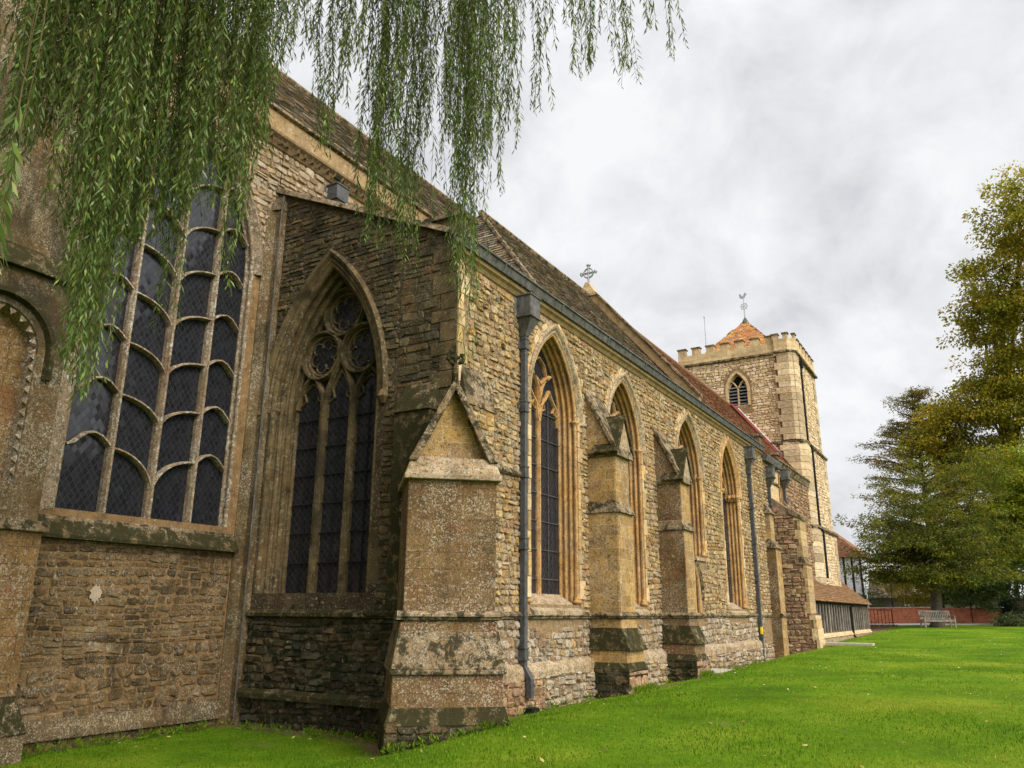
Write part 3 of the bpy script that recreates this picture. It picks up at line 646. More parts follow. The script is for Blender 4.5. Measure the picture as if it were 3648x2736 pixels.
for grp in (((25.74, 0.06), (25.75, 0.20), (25.71, 0.32)), ((23.98, 0.06),)):
    cc = MB().mat('dressed_ochre')
    for u_, d_ in grp:
        for q in range(5):
            an = q*1.26; cc.tube([fS(u_+0.03*math.cos(an), 5.10, d_+0.03*math.sin(an)), fS(u_+0.09*math.cos(an), 5.22, d_+0.09*math.sin(an)), fS(u_+0.06*math.cos(an), 5.30, d_+0.06*math.sin(an))], [0.03, 0.05, 0.03], 5)
    cc.build('carved_capital', wd)

# low side window below the third window
m = MB().mat('dressed_ochre'); sweep_arch(m, fS, DOOR, rolls(0, 0, 0.08, 0.30, [1, -0.5, 1]))
d_ = m.build('window', church, label='low pointed side window beside the second gabled buttress')
h = MB().mat('weathered_ledge'); sweep_arch(h, fS, DOOR, [(-0.13, 0.01), (-0.13, -0.05), (-0.07, -0.07), (0, 0)], base=2.0); h.build('hood_mould', d_)
m = MB().mat('timber_dark'); glass_poly(m, fS, DOOR, 0.07, 0.28); m.build('glass', d_)

# ---- south aisle wall
hol = [arch(*WIN[q]) for q in 'abcd']+[arch(*DOOR)]
def near_hole(holes, u, v, pad=0.10):
    for (c, hw, sp, ba, ap) in holes:
        if v < ba-0.3 or v > ap+0.2 or abs(u-c) > hw+pad: continue
        if v <= sp: return True
        h_ = ap-sp; Rr = (hw*hw+h_*h_)/(2*hw); cr = hw-Rr; r = Rr+pad+0.06
        if math.hypot(abs(u-c)-cr, v-sp) < r: return True
    return False
HS = list(WIN.values())+[DOOR]
m = MB().mat('mortar_ochre')
m.holes([(YE, -0.4), (30.3, -0.4), (30.3, 7.3), (YE, 7.3)], hol, fS)
m.poly([(0, YE, 7.3), (0, 30.3, 7.3), (-0.8, 30.3, 7.3), (-0.8, YE, 7.3)])
m.mat('rubble_ochre')
ins = lambda u, v: not near_hole(HS, u, v) and not (u < 10.06 and v > 5.0 and False)
stones(m, fS, 10.05, 27.9, 1.62, 7.12, ins, hr=(0.075, 0.155), wr=(0.09, 0.21), prot=0.032, gap=0.011, seed=3)
stones(m, fS, 27.9, 30.3, 1.62, 7.12, ins, hr=(0.075, 0.15), wr=(0.09, 0.21), prot=0.032, gap=0.011, seed=4)
m.mat('rubble_pale')
stones(m, fS, 9.8, 27.9, 0.76, 1.56, ins, hr=(0.09, 0.17), wr=(0.10, 0.22), prot=0.035, gap=0.011, seed=5)
stones(m, fS, 22.0, 30.3, 0.0, 0.78, ins, hr=(0.10, 0.18), wr=(0.12, 0.30), prot=0.05, seed=15)
south = m.build('south_wall', church, label='ochre rubble wall of the south aisle')
# dressed jamb stones long and short beside each opening, corner quoins
rq = random.Random(5)
for wi, (c, hw, sp, ba, ap) in enumerate(WIN.values()):
    for s_ in (-1, 1):
        m = MB().mat('quoin'); z = ba+0.1; kk = 0
        while z < sp:
            hh = rq.uniform(0.24, 0.42); ww = 0.10 if kk % 2 else rq.uniform(0.16, 0.26); kk += 1
            u0, u1 = sorted((c+s_*hw, c+s_*(hw+ww))); m.tint = (rq.random(), rq.random(), 0)
            e_ = 0.010; m.prism([(u0, z+e_/2), (u1, z+e_/2), (u1, z+hh-e_/2), (u0, z+hh-e_/2)], fS, 0.02, -0.022-0.008*rq.random()); z += hh
        n = 9
        for i in range(n):
            h_ = ap-sp; Rr = (hw*hw+h_*h_)/(2*hw); am = math.acos((Rr-hw)/(Rr)); a0 = am*i/n; a1 = am*(i+0.94)/n
            cx = c-s_*(Rr-hw); r0, r1 = Rr+0.15, Rr+0.15+rq.uniform(0.12, 0.24)
            m.tint = (rq.random(), rq.random(), 0)
            m.prism([(cx+s_*r0*math.cos(a0), sp+r0*math.sin(a0)), (cx+s_*r1*math.cos(a0), sp+r1*math.sin(a0)), (cx+s_*r1*math.cos(a1), sp+r1*math.sin(a1)), (cx+s_*r0*math.cos(a1), sp+r0*math.sin(a1))], fS, 0.02, -0.024-0.01*rq.random())
        m.build('jamb_stones', WOB[wi], bevel=0.006)
m = MB().mat('quoin'); z = 3.6; kk = 0
while z < 7.1:
    hh = min(rq.uniform(0.22, 0.36), 7.12-z); ww = rq.uniform(0.08, 0.14) if kk % 2 else rq.uniform(0.16, 0.28); kk += 1; m.tint = (rq.random(), rq.random(), 0)
    m.box(-0.05, 0.035, YE-0.012, YE+ww, z+0.006, z+hh-0.006); z += hh
m.build('corner_quoins', church, bevel=0.006)
# plinth of the aisle wall
def mould_run(mb, fr, u0, u1, prof):
    mb.hexa  # profile [(d,z)] closed, extruded from u0 to u1
    n = len(prof); i = len(mb.v)
    for u in (u0, u1): mb.v += [tuple(fr(u, z, d)) for d, z in prof]
    for j in range(n):
        j2 = (j+1) % n; mb.face([i+j, i+j2, i+n+j2, i+n+j])
    mb.face([i+j for j in range(n)]); mb.face([i+n+j for j in range(n)][::-1])
m = MB().mat('pale_ledge')
PL = [(0.02, 0.86), (-0.04, 0.84), (-0.10, 0.79), (-0.125, 0.72), (-0.125, 0.60), (0.02, 0.60)]
mould_run(m, fS, 10.3, 27.2, PL)
m.mat('mortar_ochre'); mould_run(m, fS, 10.3, 27.2, [(0.0, 0.61), (-0.11, 0.61), (-0.11, -0.4), (0.0, -0.4)])
m.mat('rubble_rust'); stones(m, frX(0.11), 10.3, 12.4, -0.1, 0.62, lambda u, v: True, hr=(0.10, 0.17), wr=(0.12, 0.26), prot=0.04, seed=8)
m.mat('rubble_pale'); stones(m, frX(0.11), 12.4, 27.2, -0.1, 0.62, lambda u, v: True, hr=(0.10, 0.17), wr=(0.12, 0.30), prot=0.045, seed=9)
m.build('plinth', church)
STR = [(0.02, 1.66), (-0.03, 1.655), (-0.08, 1.615), (-0.08, 1.585), (-0.055, 1.57), (-0.05, 1.545), (0.02, 1.52)]
m = MB().mat('weathered_ledge'); mould_run(m, fS, 10.0, 30.3, STR); m.build('string_course', church)

# ---- aisle east wall
lean = lambda x: 7.55+(0-x)*0.457
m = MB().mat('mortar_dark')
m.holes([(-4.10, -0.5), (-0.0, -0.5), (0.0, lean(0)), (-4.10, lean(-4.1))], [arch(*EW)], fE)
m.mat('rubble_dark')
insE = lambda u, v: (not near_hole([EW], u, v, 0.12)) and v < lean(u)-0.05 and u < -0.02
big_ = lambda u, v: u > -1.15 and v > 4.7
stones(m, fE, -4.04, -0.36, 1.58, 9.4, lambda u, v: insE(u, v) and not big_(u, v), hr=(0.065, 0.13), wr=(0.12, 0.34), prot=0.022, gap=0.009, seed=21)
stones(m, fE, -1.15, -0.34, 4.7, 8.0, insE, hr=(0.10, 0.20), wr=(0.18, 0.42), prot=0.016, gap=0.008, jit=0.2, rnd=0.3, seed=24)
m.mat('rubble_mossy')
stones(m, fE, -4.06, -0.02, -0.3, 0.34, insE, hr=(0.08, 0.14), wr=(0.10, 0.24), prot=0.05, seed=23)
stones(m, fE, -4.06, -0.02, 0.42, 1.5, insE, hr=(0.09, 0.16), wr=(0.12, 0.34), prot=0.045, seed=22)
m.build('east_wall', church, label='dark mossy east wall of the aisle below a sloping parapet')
m = MB().mat('dressed_shaded'); rq = random.Random(9)
z = 5.0; kk = 0
while z < 7.45:
    hh = min(rq.uniform(0.2, 0.36), 7.46-z); ww = 0.32 if kk % 2 else 0.5; kk += 1; m.box(-ww, 0.004, YE-0.022, YE+0.1, z+0.005, z+hh-0.005); z += hh
m.build('corner_stones', church, bevel=0.006)
m = MB().mat('mossy_ledge'); mould_run(m, fE, -4.1, -0.2, [(0.02, 0.45), (-0.05, 0.44), (-0.13, 0.38), (-0.13, 0.30), (0.02, 0.28)])
mould_run(m, fE, -4.1, -0.25, STR); m.build('string_course', church)
# angle strip between the chancel wall and the aisle
m = MB().mat('ashlar_shaded')
m.prism([(XC-0.1, 9.50), (XC+0.02, 9.50), (-4.20, 9.62), (-4.07, 9.62), (-4.07, YE+0.06), (XC-0.1, YE+0.06)], lambda u, v, d=0: Vector((u, v, d)), -0.4, 9.05)
m.hexa([(XC-0.1, 9.49, 9.05), (-4.06, 9.61, 9.05), (-4.06, 9.8, 9.05), (XC-0.1, 9.8, 9.05), (XC-0.1, 9.78, 9.62), (-4.1, 9.78, 9.5), (-4.1, 9.82, 9.5), (XC-0.1, 9.82, 9.62)])
m.build('angle_strip', church)
m = MB().mat('lead'); m.tube([(-4.055, YE-0.15, 0.0), (-4.055, YE-0.15, 8.9), (-4.08, YE-0.10, 9.35)], 0.012, 6); m.build('lightning_conductor', church)
m = MB().mat('iron_black'); m.tube([(XC+0.02, 9.75, 9.7), (XC+0.03, 9.75, 10.5)], 0.01, 5); m.build('cable', church)
# sloping parapet coping, kneeler
m = MB().mat('weathered_ledge')
for x0, x1 in ((XC-0.05, 0.05),):
    a, b = lean(x0), lean(x1)
    m.hexa([(x0, YE-0.10, a-0.02), (x1, YE-0.10, b-0.02), (x1, YE+0.35, b-0.02), (x0, YE+0.35, a-0.02), (x0, YE-0.07, a+0.09), (x1, YE-0.07, b+0.09), (x1, YE+0.32, b+0.09), (x0, YE+0.32, a+0.09)])
m.build('parapet_coping', church, label='thin coping sloping down along the aisle east wall')
m = MB().mat('ashlar_shaded'); m.box(-0.66, 0.02, YE+0.02, YE+0.4, 7.5, 7.93); m.mat('weathered_ledge'); m.box(-0.72, 0.07, YE-0.03, YE+0.45, 7.93, 8.01); m.build('kneeler', church)

# east window: three lights under three foiled circles
c, hw, sp, ba, ap = EW; DT = 0.50
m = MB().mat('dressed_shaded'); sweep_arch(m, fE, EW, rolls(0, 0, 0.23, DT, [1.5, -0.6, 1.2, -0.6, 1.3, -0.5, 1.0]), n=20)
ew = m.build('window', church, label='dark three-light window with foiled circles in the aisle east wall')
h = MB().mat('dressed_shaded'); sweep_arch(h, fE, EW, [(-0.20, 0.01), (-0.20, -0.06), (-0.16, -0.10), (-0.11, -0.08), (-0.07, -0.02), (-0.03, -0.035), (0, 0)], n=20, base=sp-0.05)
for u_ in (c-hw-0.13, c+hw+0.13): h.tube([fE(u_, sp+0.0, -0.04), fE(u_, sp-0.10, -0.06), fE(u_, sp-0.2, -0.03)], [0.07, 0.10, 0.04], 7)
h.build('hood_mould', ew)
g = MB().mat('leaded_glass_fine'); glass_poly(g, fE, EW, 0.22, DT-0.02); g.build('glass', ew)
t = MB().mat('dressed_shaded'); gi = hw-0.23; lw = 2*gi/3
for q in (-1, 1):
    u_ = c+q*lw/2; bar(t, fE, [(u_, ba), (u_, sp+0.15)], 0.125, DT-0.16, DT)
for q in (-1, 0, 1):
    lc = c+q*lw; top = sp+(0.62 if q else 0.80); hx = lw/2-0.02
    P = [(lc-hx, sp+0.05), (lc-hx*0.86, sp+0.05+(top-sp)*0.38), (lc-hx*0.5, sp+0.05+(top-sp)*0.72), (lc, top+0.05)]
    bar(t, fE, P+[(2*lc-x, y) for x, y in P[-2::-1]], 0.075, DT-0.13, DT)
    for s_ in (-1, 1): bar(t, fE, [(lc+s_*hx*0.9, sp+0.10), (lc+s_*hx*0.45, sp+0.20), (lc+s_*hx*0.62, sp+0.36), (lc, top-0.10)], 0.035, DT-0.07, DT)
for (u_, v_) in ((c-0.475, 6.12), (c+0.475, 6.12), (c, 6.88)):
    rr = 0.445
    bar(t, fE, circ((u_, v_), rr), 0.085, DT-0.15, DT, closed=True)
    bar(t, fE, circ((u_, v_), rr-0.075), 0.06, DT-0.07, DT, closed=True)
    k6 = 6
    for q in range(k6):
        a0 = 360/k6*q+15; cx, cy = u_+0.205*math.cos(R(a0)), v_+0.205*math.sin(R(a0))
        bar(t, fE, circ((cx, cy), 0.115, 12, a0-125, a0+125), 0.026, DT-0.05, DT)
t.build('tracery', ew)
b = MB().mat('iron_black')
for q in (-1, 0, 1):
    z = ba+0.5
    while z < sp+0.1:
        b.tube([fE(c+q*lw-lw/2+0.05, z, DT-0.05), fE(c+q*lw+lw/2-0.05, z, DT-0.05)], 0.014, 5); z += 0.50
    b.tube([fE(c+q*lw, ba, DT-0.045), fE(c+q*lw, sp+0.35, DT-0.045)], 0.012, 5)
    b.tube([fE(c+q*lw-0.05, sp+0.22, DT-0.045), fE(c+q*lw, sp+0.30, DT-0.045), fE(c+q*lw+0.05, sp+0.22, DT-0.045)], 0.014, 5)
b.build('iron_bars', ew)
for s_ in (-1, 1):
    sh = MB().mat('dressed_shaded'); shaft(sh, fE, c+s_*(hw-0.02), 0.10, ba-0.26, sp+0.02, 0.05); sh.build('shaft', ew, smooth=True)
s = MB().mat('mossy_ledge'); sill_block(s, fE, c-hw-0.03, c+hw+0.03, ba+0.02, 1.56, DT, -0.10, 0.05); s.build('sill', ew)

# ---- chancel south wall (left), its great branching window, cornice and parapet
insC = lambda u, v: (not near_hole([CW], u, v, 0.10))
m = MB().mat('mortar_brown')
m.holes([(2.0, -0.6), (40.0, -0.6), (40.0, 10.6), (2.0, 10.6)], [arch(*CW)], fC)
m.mat('rubble_brown'); stones(m, fC, 5.6, 9.48, -0.4, 0.05, insC, hr=(0.10, 0.16), wr=(0.14, 0.30), prot=0.02, gap=0.014, seed=30)
stones(m, fC, 5.7, 9.48, 0.20, 1.25, insC, hr=(0.13, 0.20), wr=(0.14, 0.30), prot=0.026, gap=0.014, seed=31)
stones(m, fC, 5.8, 9.48, 1.25, 2.60, insC, hr=(0.08, 0.15), wr=(0.11, 0.27), prot=0.016, gap=0.014, seed=32)
m.mat('rubble_mid'); stones(m, fC, 6.0, 30, 8.0, 10.45, lambda u, v: insC(u, v) and (u < 9.4 or v > 7.5), hr=(0.09, 0.15), wr=(0.12, 0.3), prot=0.03, seed=33)
m.build('chancel_wall', church, label='brown coursed rubble wall of the chancel behind the willow')
m = MB().mat('ashlar_shaded'); mould_run(m, fC, 5.4, 9.50, [(0.02, 0.24), (-0.04, 0.23), (-0.10, 0.06), (-0.10, -0.02), (0.02, -0.02)]); m.build('plinth', church)
c, hw, sp, ba, ap = CW
m = MB().mat('dressed_chancel'); sweep_arch(m, fC, CW, rolls(0, 0, 0.02, 0.21, [0.9, -0.6, 0.8]), n=20)
m.quad(fC(6.33, 3.0, -0.012), fC(6.33, 7.7, -0.012), fC(5.9, 7.7, -0.012), fC(5.9, 2.85, -0.012))
cwn = m.build('window', church, label='great window whose stone branches spread from its mullions')
h = MB().mat('dressed_chancel'); sweep_arch(h, fC, CW, [(-0.16, 0.01), (-0.16, -0.06), (-0.10, -0.09), (-0.06, -0.03), (-0.03, -0.05), (0, 0)], n=20, base=sp-0.05); h.build('hood_mould', cwn)
g = MB().mat('leaded_glass'); glass_poly(g, fC, CW, 0.015, 0.195); g.build('glass', cwn)
GA = arch(*CW, o=0.015); t = MB().mat('dressed_chancel')
def clip_run(pts, wd_, d0=0.07, d1=0.20):
    run = []
    for p in pts:
        if in_poly(p[0], p[1], GA): run.append(p)
        else:
            if len(run) > 1: bar(t, fC, run, wd_, d0, d1)
            run = []
    if len(run) > 1: bar(t, fC, run, wd_, d0, d1)
mull = [7.12, 7.87, 8.62]
for u_, wd_ in zip(mull, (0.082, 0.088, 0.082)): clip_run([(u_, 3.0+0.15*i) for i in range(46)], wd_, 0.045)
for kt in range(8):
    zc = 3.36+0.845*kt-0.02*kt+(0.22 if kt else 0.0); zm = 3.99+0.845*kt
    for s_ in (-1, 1):
        clip_run([(7.87+s_*0.75*(1-math.cos(R(a))), zc+(zm-zc)*math.sin(R(a))) for a in range(0, 91, 9)], 0.052)
        hp = [(0, 0), (0.08, 0.075), (0.18, 0.15), (0.30, 0.185), (0.42, 0.15), (0.52, 0.06), (0.60, -0.02), (0.70, -0.06)]
        clip_run([(7.87+s_*(0.75+a), zm+b) for a, b in hp], 0.052)
t.build('tracery', cwn)
s = MB().mat('weathered_ledge'); sill_block(s, fC, 5.95, 9.46, 3.02, 2.60, 0.21, -0.01, 0.29)
s.mat('mossy_ledge'); sill_block(s, fC, 5.95, 9.50, 2.86, 2.585, 0.0, -0.16, 0.05); s.build('sill', cwn, label='mossy sloping sill')
# patch of pale mortar low on the wall
m = MB().mat('path_sand'); m.poly([fC(7.12+0.085*math.cos(a*0.28)*(1+0.25*math.sin(a*2.1)), 1.86+0.12*math.sin(a*0.28)*(1+0.25*math.cos(a*3.3)), -0.034) for a in range(22)]); m.build('mortar_patch', church)
# cornice, parapet, coping
m = MB().mat('carved_brown'); mould_run(m, fC, 2, 40, [(0.02, 10.72), (-0.16, 10.72), (-0.17, 10.66), (-0.10, 10.60), (-0.04, 10.46), (0.02, 10.42)])
rq = random.Random(3)
for i in range(70):
    u_ = 5.6+i*0.22+rq.uniform(-0.05, 0.05); m.tube([fC(u_-0.05, 10.52, -0.05), fC(u_, 10.60+rq.uniform(-0.03, 0.03), -0.11), fC(u_+0.06, 10.55, -0.07)], [0.03, 0.055, 0.03], 5)
m.build('cornice', church)
m = MB().mat('cornice_gold'); m.box(XC-0.3, XC+0.06, 2, 40, 10.72, 11.18)
m.mat('weathered_ledge'); mould_run(m, fC, 2, 40, [(0.35, 11.32), (-0.04, 11.34), (-0.14, 11.26), (-0.14, 11.20), (-0.05, 11.17), (0.35, 11.17)]); m.build('parapet', church, bevel=0.01)
# lead hopper on the chancel wall
def hopper(par, x, y, ztop, wd_=0.30, hh=0.36, mat='lead', dp=0.26):
    m = MB().mat(mat); y0, y1 = y-wd_/2, y+wd_/2
    m.box(x, x+dp, y0, y1, ztop-hh, ztop-0.03); m.box(x-0.0, x+dp+0.02, y0-0.02, y1+0.02, ztop-0.03, ztop); m.box(x-0.0, x+dp+0.02, y0-0.02, y1+0.02, ztop-hh-0.03, ztop-hh)
    z0 = ztop-hh-0.03; z1 = z0-0.32; a = 0.055
    m.hexa([(x+0.02, y-a, z1), (x+0.02+2*a, y-a, z1), (x+0.02+2*a, y+a, z1), (x+0.02, y+a, z1), (x+0.005, y0+0.02, z0), (x+dp-0.01, y0+0.02, z0), (x+dp-0.01, y1-0.02, z0), (x+0.005, y1-0.02, z0)])
    m.box(x+0.001, x+0.02, y0-0.09, y1+0.09, ztop-hh+0.04, ztop-0.06)
    return m.build('hopper', par, bevel=0.005), z1
m = MB().mat('lead'); m.box(XC+0.0, XC+0.08, 11.15, 11.25, 8, 9.7); hp = m.build('downpipe', church, label='short lead downpipe below the chancel parapet')
hopper(hp, XC, 11.2, 10.34, 0.36, 0.34, 'iron_pipe', dp=0.30)
m = MB().mat('iron_black'); m.box(XC-0.02, XC+0.12, 11.1, 11.3, 10.55, 10.75); m.build('spout', hp)

# ---- tall buttress at the far left with its round-headed blind niche
fB = frX(-3.90)
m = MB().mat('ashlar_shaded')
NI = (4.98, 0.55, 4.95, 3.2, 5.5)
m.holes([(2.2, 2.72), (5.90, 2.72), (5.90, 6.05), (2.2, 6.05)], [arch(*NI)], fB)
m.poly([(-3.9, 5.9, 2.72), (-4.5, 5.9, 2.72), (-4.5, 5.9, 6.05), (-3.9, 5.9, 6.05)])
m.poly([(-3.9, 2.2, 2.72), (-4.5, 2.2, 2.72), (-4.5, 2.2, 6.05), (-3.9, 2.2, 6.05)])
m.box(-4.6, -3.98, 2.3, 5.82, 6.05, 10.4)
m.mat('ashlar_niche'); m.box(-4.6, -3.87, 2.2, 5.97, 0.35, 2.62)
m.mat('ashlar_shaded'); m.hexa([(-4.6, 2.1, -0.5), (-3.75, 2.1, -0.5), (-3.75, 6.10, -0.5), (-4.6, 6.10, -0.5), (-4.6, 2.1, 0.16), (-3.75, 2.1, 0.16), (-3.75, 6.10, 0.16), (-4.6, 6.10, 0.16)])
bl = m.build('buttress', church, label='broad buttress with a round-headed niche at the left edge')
m = MB().mat('mossy_ledge'); m.hexa([(-4.6, 2.1, 0.16), (-3.72, 2.1, 0.16), (-3.72, 6.12, 0.16), (-4.6, 6.12, 0.16), (-4.6, 2.2, 0.62), (-3.87, 2.2, 0.62), (-3.87, 5.98, 0.62), (-4.6, 5.98, 0.62)])
m.build('plinth_slope', bl, bevel=0.02); m = MB().mat('mossy_ledge'); m.hexa([(-4.6, 2.15, 6.02), (-3.80, 2.15, 6.02), (-3.80, 5.97, 6.02), (-4.6, 5.97, 6.02), (-4.6, 2.3, 6.38), (-3.97, 2.3, 6.38), (-3.97, 5.83, 6.38), (-4.6, 5.83, 6.38)])
m.build('set_off', bl, bevel=0.02); m = MB().mat('weathered_ledge'); m.box(-4.6, -3.79, 2.1, 6.02, 2.60, 2.74); m.build('string_course', bl, bevel=0.02)
m = MB().mat('ashlar_niche'); p = arch(*NI); m.poly([fB(u, v, 0.22) for u, v in p]); m.build('niche', bl)
m = MB().mat('dressed_chancel'); sweep_arch(m, fB, NI, [(0, 0), (0.0, 0.05), (0.03, 0.10), (0.05, 0.22)])
for s_ in (-1, 1):
    z = 3.3
    while z < 4.95:
        u_ = NI[0]+s_*(NI[1]-0.01); m.poly([fB(u_, z, 0.03), fB(u_-s_*0.075, z+0.05, 0.035), fB(u_, z+0.11, 0.03)]); m.poly([fB(u_, z, 0.11), fB(u_-s_*0.075, z+0.05, 0.035), fB(u_, z, 0.03)]); m.poly([fB(u_, z+0.11, 0.03), fB(u_-s_*0.075, z+0.05, 0.035), fB(u_, z+0.11, 0.11)]); z += 0.155
for a in range(0, 181, 18):
    ca_, sa = math.cos(R(a)), math.sin(R(a)); m.poly([fB(NI[0]+0.54*math.cos(R(a-6)), 4.95+0.54*math.sin(R(a-6)), 0.03), fB(NI[0]+0.45*ca_, 4.95+0.45*sa, 0.035), fB(NI[0]+0.54*math.cos(R(a+6)), 4.95+0.54*math.sin(R(a+6)), 0.03)])
m.build('dogtooth', bl)
m = MB().mat('mossy_ledge'); sweep_arch(m, fB, NI, [(-0.20, 0.01), (-0.20, -0.06), (-0.13, -0.08), (-0.09, 0.01)], base=4.6); m.build('hood_mould', bl)

# ---- diagonal corner buttress
_a = R(42); BN = Vector((math.sin(_a), -math.cos(_a), 0)); BT = Vector((math.cos(_a), math.sin(_a), 0)); BO = Vector((0, YE, 0))-BT*0.12
def fD(D): return lambda u, v, d=0: BO+BT*u+BN*(D-d)+Vector((0, 0, v))
def lbox(m, h0, d0, z0, h1, d1, z1, back=-0.45):
    q = lambda t, d, z: BO+BT*t+BN*d+Vector((0, 0, z))
    m.hexa([q(-h0, d0, z0), q(h0, d0, z0), q(h0, back, z0), q(-h0, back, z0), q(-h1, d1, z1), q(h1, d1, z1), q(h1, back, z1), q(-h1, back, z1)])
DB = 0.95
m = MB().mat('ashlar_lichen')
lbox(m, 0.61, DB, 1.50, 0.61, DB, 3.50); lbox(m, 0.705, DB+0.05, 0.90, 0.64, DB+0.005, 1.52); lbox(m, 0.725, DB+0.07, 0.40, 0.715, DB+0.06, 0.92)
b1 = m.build('buttress', church, bevel=0.018, label='broad lichen-covered diagonal buttress with a stone gable at the near corner')
m = MB().mat('weathered_ledge'); lbox(m, 0.745, DB+0.12, 0.93, 0.66, DB+0.02, 1.40); lbox(m, 0.75, DB+0.125, 0.87, 0.75, DB+0.125, 0.935); m.build('set_off', b1, bevel=0.02)
m = MB().mat('weathered_ledge')
mould_run(m, fD(DB), -0.69, 0.69, [(0.5, 1.66), (-0.03, 1.655), (-0.09, 1.615), (-0.09, 1.585), (-0.06, 1.57), (-0.05, 1.545), (0.5, 1.52)])
m.build('string_course', b1)
m = MB().mat('mossy_ledge'); lbox(m, 0.79, DB+0.14, -0.5, 0.79, DB+0.14, 0.30); lbox(m, 0.80, DB+0.15, 0.28, 0.735, DB+0.075, 0.48)
m.mat('rubble_mossy'); stones(m, fD(DB+0.14), -0.79, 0.79, -0.4, 0.29, lambda u, v: True, hr=(0.10, 0.17), wr=(0.14, 0.34), prot=0.02, seed=41)
m.build('plinth', b1)
m = MB().mat('pale_ledge'); lbox(m, 0.66, DB+0.08, 3.44, 0.585, DB-0.05, 3.70); lbox(m, 0.67, DB+0.09, 3.38, 0.67, DB+0.09, 3.45); m.build('gable_foot', b1, bevel=0.012)
m = MB().mat('ashlar_gold'); m.prism([(-0.54, 3.68), (0.54, 3.68), (0.02, 4.74), (-0.02, 4.74)], fD(DB), 0.17, 1.4); m.build('gable_panel', b1)
m = MB().mat('weathered_ledge')
for s_ in (-1, 1): m.prism([(s_*0.625, 3.64), (0, 4.86), (0, 4.67), (s_*0.50, 3.64)], fD(DB), -0.02, 1.4)
m.build('gable_coping', b1, bevel=0.01)
m = MB().mat('mossy_ledge'); fp = BO+BN*(DB-0.12); P = lambda u, v: fp+BT*u+Vector((0, 0, v))
m.tube([P(0, 4.75), P(0.01, 5.10)], [0.055, 0.04], 8); m.tube([P(0.105*math.cos(a*math.pi/9+1.9)*(1+0.10*math.sin(a*2.3)), 5.19+0.105*math.sin(a*math.pi/9+1.9)) for a in range(15)], [0.03+0.014*math.sin(a*1.9) for a in range(15)], 6)
for a in (0, 90): m.tube([P(-0.10*math.cos(R(a)), 5.19-0.10*math.sin(R(a))), P(0.07*math.cos(R(a)), 5.19+0.07*math.sin(R(a)))], [0.035, 0.025], 6)
m.build('finial', b1, smooth=True)
m = MB().mat('weathered_ledge'); mould_run(m, fS, 10.72, 11.90, [(0.02, 3.98), (-0.03, 3.97), (-0.08, 3.91), (-0.08, 3.88), (-0.05, 3.85), (0.02, 3.82)]); m.build('string_course', church, label='short length of upper string course between corner buttress and downpipe')
# older weathered stages left standing above it against the two walls
m = MB().mat('mossy_ledge')
m.box(-0.98, -0.30, YE-0.26, YE+0.05, 1.66, 4.62)
m.hexa([(-1.0, YE-0.29, 4.62), (-0.28, YE-0.29, 4.62), (-0.28, YE+0.05, 4.62), (-1.0, YE+0.05, 4.62), (-0.95, YE-0.03, 5.12), (-0.33, YE-0.03, 5.12), (-0.33, YE+0.05, 5.12), (-0.95, YE+0.05, 5.12)])
m.build('old_stage', b1, bevel=0.015, label='dark weathered stage beside the corner gable')
m = MB().mat('quoin'); m.tint = (0.3, 0.4, 0)
m.box(0, 0.16, YE+0.03, 10.62, 3.5, 4.72)
m.mat('weathered_ledge'); m.hexa([(0, YE+0.02, 4.72), (0.20, YE+0.02, 4.72), (0.20, 10.65, 4.72), (0, 10.65, 4.72), (0, YE+0.1, 5.35), (0.03, YE+0.1, 5.35), (0.03, 10.45, 5.35), (0, 10.45, 5.35)])
m.mat('rubble_ochre'); stones(m, frX(0.16), YE+0.10, 10.6, 3.5, 4.7, lambda u, v: True, seed=44, prot=0.03)
m.build('old_stage', b1, bevel=0.01, label='pale stump of an older stage on the south side')

